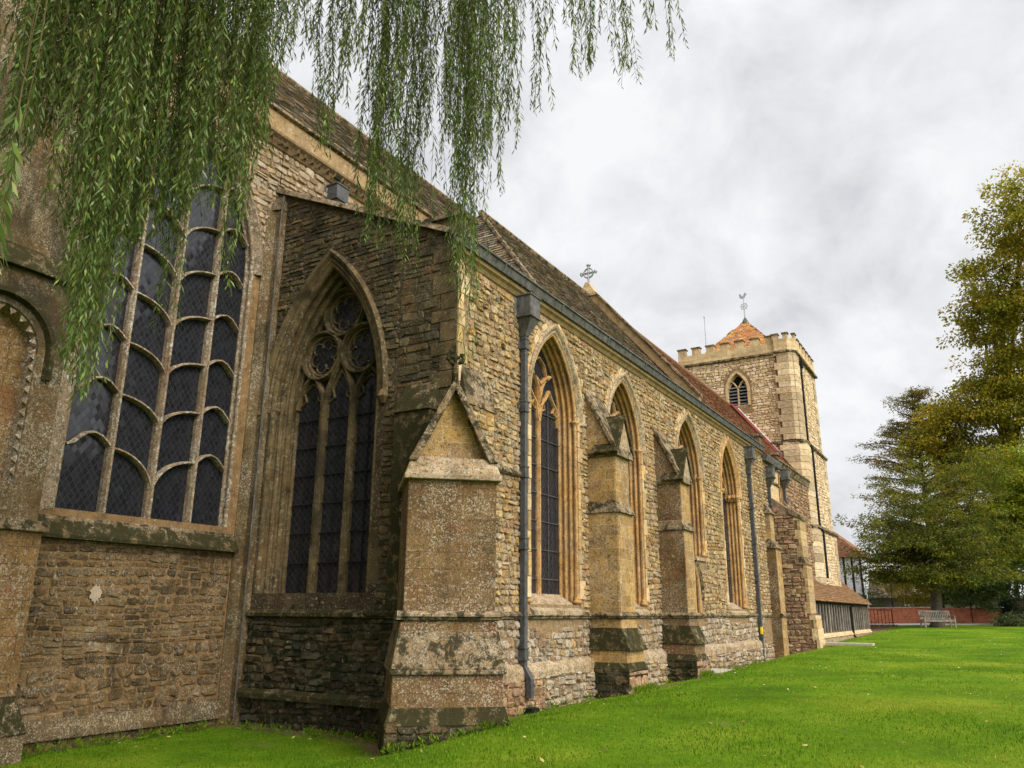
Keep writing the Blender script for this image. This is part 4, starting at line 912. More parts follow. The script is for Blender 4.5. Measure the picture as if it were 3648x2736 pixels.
# ---- the two stepped and gabled buttresses of the aisle
def stepped(y0, y1, label, mat_side):
    m = MB().mat(mat_side); ym = (y0+y1)/2
    m.box(0, 0.64, y0, y1, 1.5, 3.60); m.box(0, 0.60, y0+0.025, y1-0.025, 3.60, 4.72)
    m.box(0, 0.78, y0-0.03, y1+0.03, 0.70, 1.0)
    m.hexa([(0, y0-0.02, 0.97), (0.72, y0-0.02, 0.97), (0.72, y1+0.02, 0.97), (0, y1+0.02, 0.97), (0, y0, 1.53), (0.655, y0, 1.53), (0.655, y1, 1.53), (0, y1, 1.53)])
    b = m.build('buttress', church, bevel=0.015, label=label)
    m = MB().mat('ashlar_gold')           # pale front facing
    m.box(0.64, 0.652, y0+0.01, y1-0.01, 1.66, 3.58); m.box(0.60, 0.612, y0+0.035, y1-0.035, 3.68, 4.66); m.build('front_facing', b)
    m = MB().mat('weathered_ledge')
    m.hexa([(0, y0-0.03, 3.52), (0.72, y0-0.03, 3.52), (0.72, y1+0.03, 3.52), (0, y1+0.03, 3.52), (0, y0, 3.76), (0.60, y0, 3.76), (0.60, y1, 3.76), (0, y1, 3.76)])
    m.build('set_off', b, bevel=0.015); m = MB().mat('mossy_ledge'); m.hexa([(0, y0-0.06, 0.97), (0.86, y0-0.06, 0.97), (0.86, y1+0.06, 0.97), (0, y1+0.06, 0.97), (0, y0-0.01, 1.38), (0.67, y0-0.01, 1.38), (0.67, y1+0.01, 1.38), (0, y1+0.01, 1.38)])
    m.build('base_slope', b, bevel=0.015); m = MB().mat('weathered_ledge'); mould_run(m, frX(0.64), y0-0.05, y1+0.05, STR); mould_run(m, frY(y0), 0.0, 0.70, STR)
    m.build('string_course', b, bevel=0.01)
    m = MB().mat('mossy_ledge'); m.box(0, 0.82, y0-0.09, y1+0.09, -0.3, 0.66); m.hexa([(0, y0-0.10, 0.62), (0.84, y0-0.10, 0.62), (0.84, y1+0.10, 0.62), (0, y1+0.10, 0.62), (0, y0-0.03, 0.76), (0.78, y0-0.03, 0.76), (0.78, y1+0.03, 0.76), (0, y1+0.03, 0.76)])
    m.mat('rubble_mossy'); stones(m, frY(y0-0.09), 0.12, 0.80, -0.2, 0.62, lambda u, v: True, hr=(0.12, 0.2), wr=(0.2, 0.4), prot=0.02, seed=int(y0*7))
    m.mat('rubble_rust'); stones(m, frX(0.82), y0-0.08, y1+0.08, -0.2, 0.64, lambda u, v: True, hr=(0.16, 0.3), wr=(0.3, 0.5), prot=0.025, seed=int(y0*9))
    m.build('plinth', b, bevel=0.02)
    # steep weathering raking up to the wall, with a small cross gable at its foot
    zf = 5.46
    m = MB().mat(mat_side); m.prism([(0, 4.72), (0.62, 4.72), (0, 5.98)], frY(y0), 0.0, y1-y0); m.build('weathering', b)
    m = MB().mat('weathered_ledge'); m.prism([(0, 5.96), (0.62, 4.72), (0.70, 4.70), (0.70, 4.78), (0, 6.08)], frY(y0-0.045), 0.0, y1-y0+0.09); m.build('raking_coping', b, bevel=0.01)
    m = MB().mat('pale_ledge'); m.prism([(y0+0.0, 4.70), (y1-0.0, 4.70), (ym, zf-0.04)], frX(0.66), 0.5, -0.02); m.build('gablet_face', b)
    for s_, yy in ((-1, y0), (1, y1)):
        m = MB().mat('mossy_ledge')
        P = [(0.18, yy+s_*0.05, 4.66), (0.72, yy+s_*0.05, 4.66), (0.72, ym, zf), (0.18, ym, zf)]; Q = [(x, y+s_*0.05, z+0.055) for x, y, z in P[:2]]+[(x, y, z+0.08) for x, y, z in P[2:]]
        m.hexa(P+Q); m.build('gablet_roof', b, bevel=0.012)
    m = MB().mat('weathered_ledge'); m.box(0, 0.70, y0-0.03, y1+0.03, 4.64, 4.72); m.build('gablet_foot', b, bevel=0.01)
    return b
stepped(14.40, 15.15, 'first stepped buttress with a mossy gablet and golden ashlar side', 'ashlar_gold')
stepped(18.30, 18.98, 'second stepped buttress with a mossy gablet and grey-brown side', 'ashlar_lichen')
# thin pilaster buttress beyond the second downpipe
m = MB().mat('rubble_rust')
m.mat('ashlar_gold'); m.box(0, 0.34, 29.0, 29.75, -0.3, 3.86); m.box(0, 0.20, 29.1, 29.65, 3.9, 5.1)
bt = m.build('buttress', church, bevel=0.01, label='slim stepped pilaster beyond the second downpipe')
m = MB().mat('ashlar_lichen'); m.box(0.005, 0.335, 28.985, 29.0, 0, 3.86); m.build('side_facing', bt); m = MB().mat('weathered_ledge')
m.hexa([(0, 28.93, 3.84), (0.42, 28.93, 3.84), (0.42, 29.82, 3.84), (0, 29.82, 3.84), (0, 29.05, 4.18), (0.18, 29.05, 4.18), (0.18, 29.7, 4.18), (0, 29.7, 4.18)])
m.build('set_off', bt); m = MB().mat('weathered_ledge'); m.hexa([(0, 29.0, 5.06), (0.28, 29.0, 5.06), (0.28, 29.75, 5.06), (0, 29.75, 5.06), (0, 29.1, 5.42), (0.03, 29.1, 5.42), (0.03, 29.65, 5.42), (0, 29.65, 5.42)])
m.build('set_off', bt); m = MB().mat('weathered_ledge'); mould_run(m, frX(0.34), 28.95, 29.8, STR); m.build('string_course', bt)

# ---- cornice, gutter and downpipes
m = MB().mat('cornice_gold'); mould_run(m, fS, YE-0.05, 29.15, [(0.02, 7.27), (-0.13, 7.27), (-0.12, 7.21), (-0.07, 7.18), (-0.03, 7.12), (0.02, 7.10)])
m.build('cornice', church)
m = MB().mat('lead')
mould_run(m, fS, YE-0.12, 29.2, [(-0.10, 7.272), (-0.18, 7.275), (-0.19, 7.30), (-0.16, 7.31), (-0.20, 7.43), (-0.23, 7.44), (-0.23, 7.47), (-0.18, 7.47), (-0.13, 7.33), (0.05, 7.33), (0.05, 7.28)])
mould_run(m, fS, YE-0.1, 29.2, [(0.05, 7.32), (-0.03, 7.32), (-0.03, 7.48), (0.05, 7.52)])
for i in range(9): m.hexa([(0.16, YE+1.1+i*2.2, 7.30), (0.175, YE+1.1+i*2.2, 7.30), (0.175, YE+1.14+i*2.2, 7.30), (0.16, YE+1.14+i*2.2, 7.30), (0.19, YE+1.1+i*2.2, 7.44), (0.225, YE+1.1+i*2.2, 7.44), (0.225, YE+1.14+i*2.2, 7.44), (0.19, YE+1.14+i*2.2, 7.44)])
m.build('gutter', church, label='long grey lead gutter along the aisle eaves'); m = MB().mat('lead'); mould_run(m, fS, 29.3, 31.7, [(0.1, 7.02), (-0.18, 7.02), (-0.24, 7.20), (-0.24, 7.24), (0.1, 7.24)]); m.build('gutter', church, label='short lower gutter section towards the tower')
def downpipe(y, ztop, zbot, label, kick=False, wd_=0.10, mat='iron_pipe', x=0.03, clamps=(6.25, 5.1, 3.95, 2.75, 1.0)):
    m = MB().mat(mat)
    hz = ztop-0.40-0.03-0.32+0.0
    zk = 0.82 if kick else zbot
    m.box(x, x+wd_, y-wd_/2, y+wd_/2, zk, hz+0.01)
    if kick:
        a = wd_/2; m.hexa([(x+0.12, y-a, 0.62), (x+0.12+wd_, y-a, 0.62), (x+0.12+wd_, y+a, 0.62), (x+0.12, y+a, 0.62), (x, y-a, 0.82), (x+wd_, y-a, 0.82), (x+wd_, y+a, 0.82), (x, y+a, 0.82)])
        m.box(x+0.12, x+0.12+wd_, y-a, y+a, zbot, 0.62)
    else:
        a = wd_/2; m.hexa([(x+0.10, y-a-0.02, zbot-0.16), (x+0.20, y-a-0.02, zbot-0.16), (x+0.20, y+a, zbot-0.10), (x+0.10, y+a, zbot-0.10), (x, y-a, zbot), (x+wd_, y-a, zbot), (x+wd_, y+a, zbot), (x, y+a, zbot)])
    p = m.build('downpipe', church, bevel=0.006, label=label)
    hopper(p, x-0.02, y, ztop, 0.36, 0.40, 'lead', 0.30)
    for z in clamps:
        c2 = MB().mat(mat); c2.box(x-0.02, x+wd_+0.012, y-wd_/2-0.012, y+wd_/2+0.012, z-0.09, z+0.09)
        c2.box(x-0.02, x+wd_+0.022, y-wd_/2-0.022, y+wd_/2+0.022, z-0.10, z-0.075); c2.box(x-0.02, x+wd_+0.022, y-wd_/2-0.022, y+wd_/2+0.022, z+0.075, z+0.10)
        c2.box(x-0.025, x-0.005, y-wd_/2-0.07, y+wd_/2+0.07, z-0.07, z+0.07); c2.build('clamp', p, bevel=0.004)
    return p
downpipe(11.74, 7.14, 0.34, 'square lead downpipe nearest the corner, kicked out over the plinth', True)
m = MB().mat('void_dark'); m.box(0.12, 0.30, 11.62, 11.86, -0.1, 0.20); m.build('drain', church)
p2 = downpipe(27.05, 7.10, 0.25, 'dark square downpipe with a small yellow tag', False, 0.12)
m = MB().mat('yellow_plastic'); m.box(0.10, 0.165, 26.96, 27.04, 1.02, 1.24); m.build('tag', p2)
downpipe(29.86, 6.86, 4.15, 'dark downpipe ending on the pilaster buttress', False, 0.10, clamps=(5.5,))
downpipe(32.5, 7.15, 5.95, 'short dark downpipe above the raking buttress', False, 0.09, clamps=())

# ---- west part: raking buttress, nave wall, stub parapets
m = MB().mat('mortar_rust'); fW = frY(30.3)
prof = [(0, -0.3), (1.34, -0.3), (1.24, 1.0), (1.18, 1.62), (1.06, 1.62), (1.05, 3.36), (0.97, 3.55), (0.95, 5.05), (0.0, 5.80)]
m.prism(prof, fW, 0.0, 0.95)
m.mat('rubble_rust'); stones(m, fW, 0.02, 1.12, 0.0, 5.6, lambda u, v: in_poly(u+0.10, v, prof) and v < 5.72-0.79*u, hr=(0.10, 0.2), wr=(0.14, 0.36), prot=0.045, seed=51)
rb = m.build('buttress', church, label='big raking buttress of reddish rubble with pale corner stones')
m = MB().mat('quoin'); rq = random.Random(2)
for (xa, xb, z0, z1) in ((0.955, 0.975, 3.6, 5.0), (1.05, 1.06, 1.66, 3.36), (1.19, 1.30, 0.0, 1.6)):
    z = z0; kk = 0
    while z < z1-0.05:
        hh = min(rq.uniform(0.22, 0.4), z1-z); ww = 0.10 if kk % 2 else 0.2; kk += 1; m.tint = (rq.random(), rq.random(), 0)
        xx = xb+(xa-xb)*(z-z0)/(z1-z0); m.box(xx-ww, xx+0.015, 30.265, 31.27, z+0.005, z+hh-0.005); z += hh
m.build('quoins', rb, bevel=0.006)
m = MB().mat('weathered_ledge'); m.hexa([(0.7, 30.24, 3.34), (1.12, 30.24, 3.34), (1.12, 31.3, 3.34), (0.7, 31.3, 3.34), (0.7, 30.28, 3.60), (0.97, 30.28, 3.60), (0.97, 31.27, 3.60), (0.7, 31.27, 3.60)])
m.build('set_off', rb); m = MB().mat('weathered_ledge'); m.hexa([(0.6, 30.24, 5.16), (1.02, 30.24, 4.94), (1.02, 31.3, 4.94), (0.6, 31.3, 5.16), (0.6, 30.24, 5.40), (1.03, 30.24, 5.06), (1.03, 31.3, 5.06), (0.6, 31.3, 5.40)]); m.build('set_off', rb)
m = MB().mat('mortar_rust'); m.holes([(30.3, -0.3), (38.0, -0.3), (38.0, 7.2), (30.3, 7.2)], [arch(32.25, 0.20, 6.55, 5.85, 6.85)], frX(-0.02))
m.mat('rubble_rust'); stones(m, frX(-0.02), 30.35, 37.9, 3.3, 7.1, lambda u, v: not (30.4 < u < 31.85 and v > 5.75) and not (31.9 < u < 32.6 and v > 5.7), hr=(0.10, 0.17), wr=(0.14, 0.32), prot=0.04, seed=52)
nw = m.build('nave_wall', church, label='reddish rubble wall between the aisle and the tower')
m = MB().mat('ashlar_tower'); m.box(-0.02, 0.01, 30.45, 31.8, 5.75, 6.9); m.mat('weathered_ledge'); m.box(-0.02, 0.07, 30.4, 31.85, 6.36, 6.44); m.build('blocked_panel', nw)
m = MB().mat('dressed_ochre'); sweep_arch(m, frX(-0.02), (32.25, 0.20, 6.55, 5.85, 6.85), [(-0.10, -0.03), (0, -0.03), (0.04, 0.2)]); lw_ = m.build('window', church, label='tiny lancet window under the parapet')
g = MB().mat('leaded_glass'); glass_poly(g, frX(-0.02), (32.25, 0.20, 6.55, 5.85, 6.85), 0.03, 0.19); g.build('glass', lw_)
m = MB().mat('weathered_ledge'); mould_run(m, frX(-0.02), 31.85, 37.95, [(0.05, 7.50), (-0.12, 7.50), (-0.16, 7.42), (-0.10, 7.36), (-0.04, 7.14), (0.05, 7.10)]); m.mat('ashlar_tower'); m.box(-0.35, -0.03, 31.85, 37.95, 7.1, 7.48); m.build('parapet', church)
for (y, z0, z1) in ((29.25, 7.30, 8.0), (31.85, 7.0, 7.75)):
    m = MB().mat('ashlar_lichen'); m.box(-0.62, 0.02, y, y+0.35, z0, z1-0.10); m.mat('weathered_ledge'); m.box(-0.68, 0.08, y-0.06, y+0.4, z1-0.10, z1)
    m.build('kneeler', church, label='small stone kneeler at the end of the %s gutter' % ('long' if y < 30 else 'short'))

# ---- roofs
RX, RZ, EX, EZ = -3.30, 11.42, 0.02, 7.36
slope = Vector((RX-EX, 0, RZ-EZ)); SL = slope.length; sv = slope.normalized()
m = MB().mat('slate_grey')
m.poly([(EX, 13.0, EZ), (EX, 21.8, EZ), (RX, 21.8, RZ), (RX, 15.4, RZ)]); m.poly([(EX, 13.0, EZ), (RX, 15.4, RZ), (-6.6, 13.0, EZ)])
m.poly([(RX, 15.4, RZ), (RX, 21.8, RZ), (-6.6, 21.8, EZ), (-6.6, 13.0, EZ)])
hy = (15.4-13.0)/SL
tiles(m, (EX, 13.0, EZ), (0,1,0), sv, 8.8, SL, 0.19, 0.105, inside=lambda u, v: u > v*hy-0.05, seed=61, thick=0.022, jit=0.5)
ev = Vector((0, 2.4, RZ-EZ)); 
tiles(m, (-6.6, 13.0, EZ), (1,0,0), ev.normalized(), 6.58, ev.length, 0.19, 0.105, inside=lambda u, v: v/ev.length*3.3 < u < 6.6-v/ev.length*3.3, seed=62, thick=0.022, jit=0.5)
m.mat('weathered_ledge'); m.tube([(RX, 15.4, RZ+0.03), (RX, 21.8, RZ+0.03)], 0.09, 6); m.tube([(EX, 13.0, EZ+0.02), (RX, 15.4, RZ+0.02)], 0.05, 6)
m.build('aisle_roof', church, label='grey stone-slate roof above the lead gutter')
m = MB().mat('lead'); m.poly([(XC, YE+0.2, 9.45), (0, YE+0.2, 7.45), (0, 13.6, 7.45), (XC, 16, 9.45)]); m.build('lean_to_roof', church)
m = MB().mat('tile_red')
m.poly([(EX, 21.8, EZ), (EX, 38, EZ), (RX, 38, RZ), (RX, 21.8, RZ)]); m.poly([(RX, 21.8, RZ), (RX, 38, RZ), (-6.6, 38, EZ), (-6.6, 21.8, EZ)])
tiles(m, (EX, 21.9, EZ), (0,1,0), sv, 16.0, SL, 0.17, 0.10, seed=63, thick=0.016, jit=0.35)
m.tube([(RX, 21.9, RZ+0.02), (RX, 38.0, RZ+0.02)], 0.10, 6); m.build('nave_roof', church, label='red-brown tiled roof running up to the tower')
m = MB().mat('slate_grey')   # chancel roof
CX0, CZ0, CX1, CZ1 = XC-0.15, 11.05, -8.0, 15.48
cs = Vector((CX1-CX0, 0, CZ1-CZ0)); m.poly([(CX0, 2, CZ0), (CX0, 36, CZ0), (CX1, 36, CZ1), (CX1, 2, CZ1)]); m.poly([(CX1, 2, CZ1), (CX1, 36, CZ1), (CX1-3.6, 36, CZ0), (CX1-3.6, 2, CZ0)])
m.poly([(CX0, 36, CZ0), (CX1, 36, CZ1), (CX1-3.6, 36, CZ0)])
tiles(m, (CX0, 6.0, CZ0), (0,1,0), cs.normalized(), 20, cs.length, 0.24, 0.13, seed=64, thick=0.028, jit=0.5)
m.mat('weathered_ledge'); m.tube([(CX1, 2, CZ1+0.04), (CX1, 36, CZ1+0.04)], 0.11, 6); m.build('chancel_roof', church, label='steep grey slate roof of the chancel')
# raised gable coping with the wheel cross
m = MB().mat('cornice_gold'); yg = 21.78; up_ = 0.36
m.prism([(EX+0.12, EZ-0.02), (RX, RZ+0.0), (RX, RZ+up_), (EX+0.12, EZ+up_-0.06)], frY(yg), 0.0, 0.22)
m.prism([(-6.6, EZ), (RX, RZ+0.0), (RX, RZ+up_), (-6.6, EZ+up_)], frY(yg), 0.0, 0.22)
m.mat('weathered_ledge'); m.prism([(EX+0.16, EZ+up_-0.06), (RX, RZ+up_), (RX, RZ+up_+0.07), (EX+0.16, EZ+up_+0.01)], frY(yg), -0.05, 0.34)
m.build('gable_coping', church, label='raised stone gable coping between the grey and red roofs')
m = MB().mat('ashlar_tower'); zc = RZ+0.25
m.prism([(RX-0.32, zc-0.25), (RX+0.32, zc-0.25), (RX+0.05, zc+0.22), (RX-0.05, zc+0.22)], frY(yg), -0.06, 0.3)
m.mat('silver_metal'); cz_ = zc+0.60
m.tube([(RX, yg+0.1, zc+0.1), (RX, yg+0.1, cz_+0.29)], 0.036, 6); m.tube([(RX-0.27, yg+0.1, cz_), (RX+0.27, yg+0.1, cz_)], 0.036, 6)
m.tube([(RX+0.165*math.cos(a*math.pi/9), yg+0.1, cz_+0.165*math.sin(a*math.pi/9)) for a in range(19)], 0.03, 6, False)
for dx_, dz_ in ((0, 0.29), (0.27, 0), (-0.27, 0)): m.tube([(RX+dx_*0.88-dz_*0.2, yg+0.1, cz_+dz_*0.88-dx_*0.2), (RX+dx_, yg+0.1, cz_+dz_), (RX+dx_*0.88+dz_*0.2, yg+0.1, cz_+dz_*0.88+dx_*0.2)], 0.045, 6)
m.build('gable_cross', church, label='stone wheel cross on the roof gable')

# ---- tower
TX0, TX1, TY0, TY1 = -5.75, -0.12, 38.0, 43.2
m = MB().mat('mortar_ochre'); fT, fTS = frY(TY0), frX(TX1)
LW = (-2.86, 0.47, 12.15, 11.35, 13.02)
m.holes([(TX0, 3), (TX1, 3), (TX1, 13.75), (TX0, 13.75)], [arch(*LW)], fT)
m.holes([(TY0, 0), (TY1, 0), (TY1, 13.75), (TY0, 13.75)], [arch(40.6, 0.35, 12.0, 10.7, 12.9)], fTS)
m.poly([(TX0, TY1, 3), (TX1, TY1, 3), (TX1, TY1, 13.75), (TX0, TY1, 13.75)]); m.poly([(TX0, TY0, 3), (TX0, TY1, 3), (TX0, TY1, 13.75), (TX0, TY0, 13.75)])
m.poly([(TX0, TY0, 13.7), (TX1, TY0, 13.7), (TX1, TY1, 13.7), (TX0, TY1, 13.7)])
m.box(-1.0, TX1+0.14, TY0+0.1, TY1+0.12, 0, 9.35); m.box(-1.0, TX1+0.26, TY0+0.1, TY1+0.22, 0, 5.45)
m.mat('rubble_tower'); st = dict(hr=(0.10, 0.18), wr=(0.13, 0.32), prot=0.022, gap=0.012)
stones(m, fT, TX0, -0.95, 8.0, 13.7, lambda u, v: not near_hole([LW], u, v, 0.15), seed=71, **st)
m.mat('rubble_tower'); stones(m, fTS, 38.8, TY1-0.5, 9.4, 13.7, lambda u, v: True, seed=72, **st)
stones(m, frX(TX1+0.14), 38.8, TY1-0.4, 5.5, 9.3, lambda u, v: True, seed=73, **st); stones(m, frX(TX1+0.26), 38.8, TY1-0.3, 2.2, 5.4, lambda u, v: True, seed=74, **st)
tower = m.build('tower', church, label='square crenellated stone tower at the west end')
m = MB().mat('quoin_tower'); rq = random.Random(31)
def tq(x0, x1, y0, y1, z0, z1):
    z = z0; kk = 0
    while z < z1:
        hh = min(rq.uniform(0.26, 0.36), z1-z); m.tint = (rq.random(), rq.random(), 0); a = 0.0 if kk % 2 else 0.14; kk += 1
        ch = 0.28; X0, X1, Y0, Y1 = x0+a, x1, y0, y1-a; g = 0.006
        pr = [(X0, Y0), (X1-ch, Y0), (X1, Y0+ch), (X1, Y1), (X0, Y1)]
        m.prism(pr, lambda u, v, d=0: Vector((u, v, d)), z+g, z+hh-g); z += hh
tq(-1.0, TX1+0.10, TY0-0.16, 38.95, 9.45, 13.7); tq(-1.05, TX1+0.22, TY0-0.18, 39.0, 5.5, 9.32); tq(-0.9, TX1+0.34, TY0-0.22, 39.0, 2.0, 5.4)
m.build('corner_turret', tower, bevel=0.01); m = MB().mat('quoin_tower')
for (xa, zz0, zz1) in ((TX1+0.04, 9.45, 13.7), (TX1+0.18, 5.5, 9.32), (TX1+0.30, 2.0, 5.4)):
    z = zz0; kk = 0
    while z < zz1:
        hh = min(rq.uniform(0.26, 0.38), zz1-z); ww = 0.35 if kk % 2 else 0.6; kk += 1; m.tint = (rq.random(), rq.random(), 0); m.box(xa-0.4, xa, TY1-ww, TY1+0.14, z+0.006, z+hh-0.006); z += hh
m.build('quoins', tower, bevel=0.01)
for zz, ex in ((9.36, 0.26), (5.46, 0.40)):
    m = MB().mat('weathered_ledge'); o_ = lambda q: [(-1.2, TY0-0.1-q), (TX1+ex-0.2-0.06+q, TY0-0.16-q), (TX1+ex-0.06+q, TY0+0.12-q), (TX1+ex-0.06+q, TY1+0.2+q), (-1.2, TY1+0.2+q)]
    m.prism(o_(0.05), lambda u, v, d=0: Vector((u, v, d)), zz-0.06, zz+0.04); m.prism(o_(0.0), lambda u, v, d=0: Vector((u, v, d)), zz-0.12, zz-0.06); m.build('string_course', tower)
m = MB().mat('weathered_ledge')
m.prism([(-3.0, TY0-0.09), (-0.9, TY0-0.09), (-0.9, TY0+0.1), (-3.0, TY0+0.1)], lambda u, v, d=0: Vector((u, v, d)), 9.34, 9.42); m.build('string_course', tower); m = MB().mat('weathered_ledge')
m.prism([(TX0-0.08, TY0-0.12), (-1.0, TY0-0.12), (-0.9, TY0-0.24), (TX1-0.2, TY0-0.24), (TX1+0.18, TY0+0.14), (TX1+0.18, TY1+0.12), (TX0-0.08, TY1+0.12)], lambda u, v, d=0: Vector((u, v, d)), 13.70, 13.80)
m.build('string_course', tower)
m = MB().mat('ashlar_tower'); zp0, zp1, zp2 = 13.80, 14.28, 14.62
m.box(TX0, -0.9, TY0-0.06, TY0+0.22, zp0, zp1); m.box(TX1-0.2, TX1+0.06, 38.9, TY1, zp0, zp1); m.box(TX0, TX1, TY1-0.25, TY1+0.02, zp0, zp1); m.box(TX0-0.02, TX0+0.25, TY0+0.3, TY1-0.3, zp0, zp1)
m.prism([(-0.95, TY0-0.19), (TX1-0.2, TY0-0.19), (TX1+0.12, TY0+0.14), (TX1+0.12, 38.95), (-0.95, 38.95)], lambda u, v, d=0: Vector((u, v, d)), zp0, zp1+0.12)
pp = m.build('parapet', tower, bevel=0.01)
def merlon(x0, x1, y0, y1, z0=zp1):
    m = MB().mat('ashlar_tower'); m.box(x0, x1, y0, y1, z0, zp2); m.mat('weathered_ledge'); m.box(x0-0.04, x1+0.04, y0-0.05, y1+0.05, zp2, zp2+0.06); m.build('merlon', pp)
xx = TX0
while xx < -1.3: merlon(xx, xx+0.40, TY0-0.05, TY0+0.20); xx += 0.735
merlon(-1.0, -0.72, TY0-0.18, TY0+0.05, zp1+0.12); merlon(-0.50, -0.28, TY0-0.18, TY0+0.05, zp1+0.12); merlon(-0.12, 0.0, TY0+0.12, TY0+0.45, zp1+0.12)
yy = 39.1
while yy < TY1: merlon(TX1-0.16, TX1+0.05, yy, yy+0.40); yy += 0.735
m = MB().mat('tile_orange'); ax_, ay_ = -2.85, 40.6
base = [(TX0+0.35, TY0+0.5), (TX1-0.35, TY0+0.5), (TX1-0.35, TY1-0.5), (TX0+0.35, TY1-0.5)]
for (a, b) in zip(base, base[1:]+base[:1]):
    m.poly([(a[0], a[1], 13.85), (b[0], b[1], 13.85), (ax_, ay_, 16.65)])
    A_, B_ = Vector((a[0], a[1], 13.85)), Vector((b[0], b[1], 13.85)); mid = (A_+B_)/2; V_ = Vector((ax_, ay_, 16.65))-mid; L_ = (B_-A_).length; H_ = V_.length
    tiles(m, A_, B_-A_, V_, L_, H_, 0.2, 0.14, inside=lambda u, v, L_=L_, H_=H_: v/H_*L_/2 < u < L_-v/H_*L_/2, seed=int(L_*10+a[0]), thick=0.02)
m.build('tower_roof', tower, label='low pyramid roof of orange lichened tiles')
m = MB().mat('lead'); m.tube([(ax_, ay_, 16.45), (ax_, ay_, 16.70), (ax_, ay_, 16.80)], [0.22, 0.10, 0.04], 8); m.mat('silver_metal'); m.tube([(ax_, ay_, 16.7), (ax_, ay_, 18.1)], [0.035, 0.018], 6)
m.tube([(ax_+0.16*math.cos(a*math.pi/8), ay_, 17.45+0.16*math.sin(a*math.pi/8)) for a in range(17)], 0.018, 5, False)
for q in range(4): a = R(q*45); m.tube([(ax_-0.22*math.cos(a), ay_, 17.45-0.22*math.sin(a)), (ax_+0.22*math.cos(a), ay_, 17.45+0.22*math.sin(a))], 0.012, 5)
vane = [(-0.20, 17.95), (-0.05, 17.88), (0.06, 17.92), (0.12, 18.05), (0.20, 18.10), (0.13, 18.16), (0.10, 18.24), (0.04, 18.16), (0.02, 18.05), (-0.07, 18.02), (-0.12, 18.14), (-0.22, 18.20)]
m.prism([(ax_+u, v) for u, v in vane], frY(ay_), -0.012, 0.012); m.build('weathercock', tower)
m = MB().mat('silver_metal'); m.tube([(-4.45, 38.6, 13.9), (-4.45, 38.6, 16.45)], [0.025, 0.018], 6); m.tube([(-4.45, 38.6, 16.42), (-4.45, 38.6, 16.54)], [0.04, 0.03], 6); m.build('flagpole', tower)
m = MB().mat('lead'); m.box(TX1-1.15, TX1-1.0, 38.3, 38.45, 14.2, 14.75); m.build('vent', tower)
for (fr_, A_, nm) in ((fT, LW, 'louvred two-light belfry window facing the viewer'), (fTS, (40.6, 0.35, 12.0, 10.7, 12.9), 'narrow belfry window on the south side')):
    m = MB().mat('ashlar_tower'); sweep_arch(m, fr_, A_, [(-0.13, 0.0), (-0.13, -0.03), (0, -0.03), (0.0, 0.08), (0.05, 0.28)]); w_ = m.build('window', tower, label=nm)
    b = MB().mat('void_dark'); glass_poly(b, fr_, A_, 0.02, 0.30); b.build('opening', w_)
    t = MB().mat('ashlar_tower'); c, hw, sp, ba, ap = A_
    bar(t, fr_, [(c, ba), (c, sp+0.1)], 0.10, 0.05, 0.2)
    for s_ in (-1, 1):
        bar(t, fr_, [(c, sp+0.08), (c+s_*hw*0.18, sp+0.26), (c+s_*hw*0.42, sp+0.42), (c+s_*hw*0.62, sp+0.50)], 0.08, 0.06, 0.2)
        bar(t, fr_, [(c+s_*hw*0.95, sp), (c+s_*hw*0.82, sp+0.26), (c+s_*hw*0.5, sp+0.47), (c+s_*hw*0.18, sp+0.26), (c+s_*hw*0.05, sp)], 0.04, 0.10, 0.2)
    bar(t, fr_, [(c-hw, ba+0.02), (c+hw, ba+0.02)], 0.08, 0.0, 0.2)
    t.build('tracery', w_)
    if hw > 0.4:
        for s_ in (-1, 1):
            z = ba+0.10
            while z < sp+0.15:
                l = MB().mat('louvre'); u0, u1 = c+s_*hw*0.06, c+s_*hw*0.96; u0, u1 = min(u0, u1), max(u0, u1)
                l.hexa([fr_(u0, z, 0.06), fr_(u1, z, 0.06), fr_(u1, z+0.11, 0.24), fr_(u0, z+0.11, 0.24), fr_(u0, z+0.03, 0.06), fr_(u1, z+0.03, 0.06), fr_(u1, z+0.14, 0.24), fr_(u0, z+0.14, 0.24)])
                l.build('louvre', w_); z += 0.165
m = MB().mat('iron_black'); m.tube([(TX1+0.12, 39.05, 13.4), (TX1+0.13, 39.05, 9.55), (TX1+0.28, 39.08, 9.25), (TX1+0.28, 39.08, 5.6), (TX1+0.40, 39.1, 5.3), (TX1+0.40, 39.1, 3.2)], 0.055, 6); m.box(TX1, TX1+0.22, 38.95, 39.2, 13.15, 13.5); m.build('drainpipe', tower)
# flashing where the nave roof meets the tower
m = MB().mat('lead'); A_, B_ = Vector((-3.24, 37.94, 11.42)), Vector((-0.55, 37.94, 7.92)); d_ = (B_-A_).normalized(); n_ = Vector((d_.z, 0, -d_.x)); n_ = n_ if n_.z > 0 else -n_
def strip(mat, o0, o1, y0, y1, e0=0.0, e1=1.0):
    m.mat(mat); P, Q = A_.lerp(B_, e0), A_.lerp(B_, e1)
    m.hexa([P+n_*o0+Vector((0, y0, 0)), Q+n_*o0+Vector((0, y0, 0)), Q+n_*o0+Vector((0, y1, 0)), P+n_*o0+Vector((0, y1, 0)), P+n_*o1+Vector((0, y0, 0)), Q+n_*o1+Vector((0, y0, 0)), Q+n_*o1+Vector((0, y1, 0)), P+n_*o1+Vector((0, y1, 0))])
strip('lead', -0.16, 0.05, -0.02, 0.04, 0.03, 0.62); strip('red_lead', 0.055, 0.12, -0.12, 0.05); strip('white_paint', 0.16, 0.20, 0.0, 0.05, 0.08, 0.78)
m.build('flashing', church, label='red and white flashing strips where the roof meets the tower')

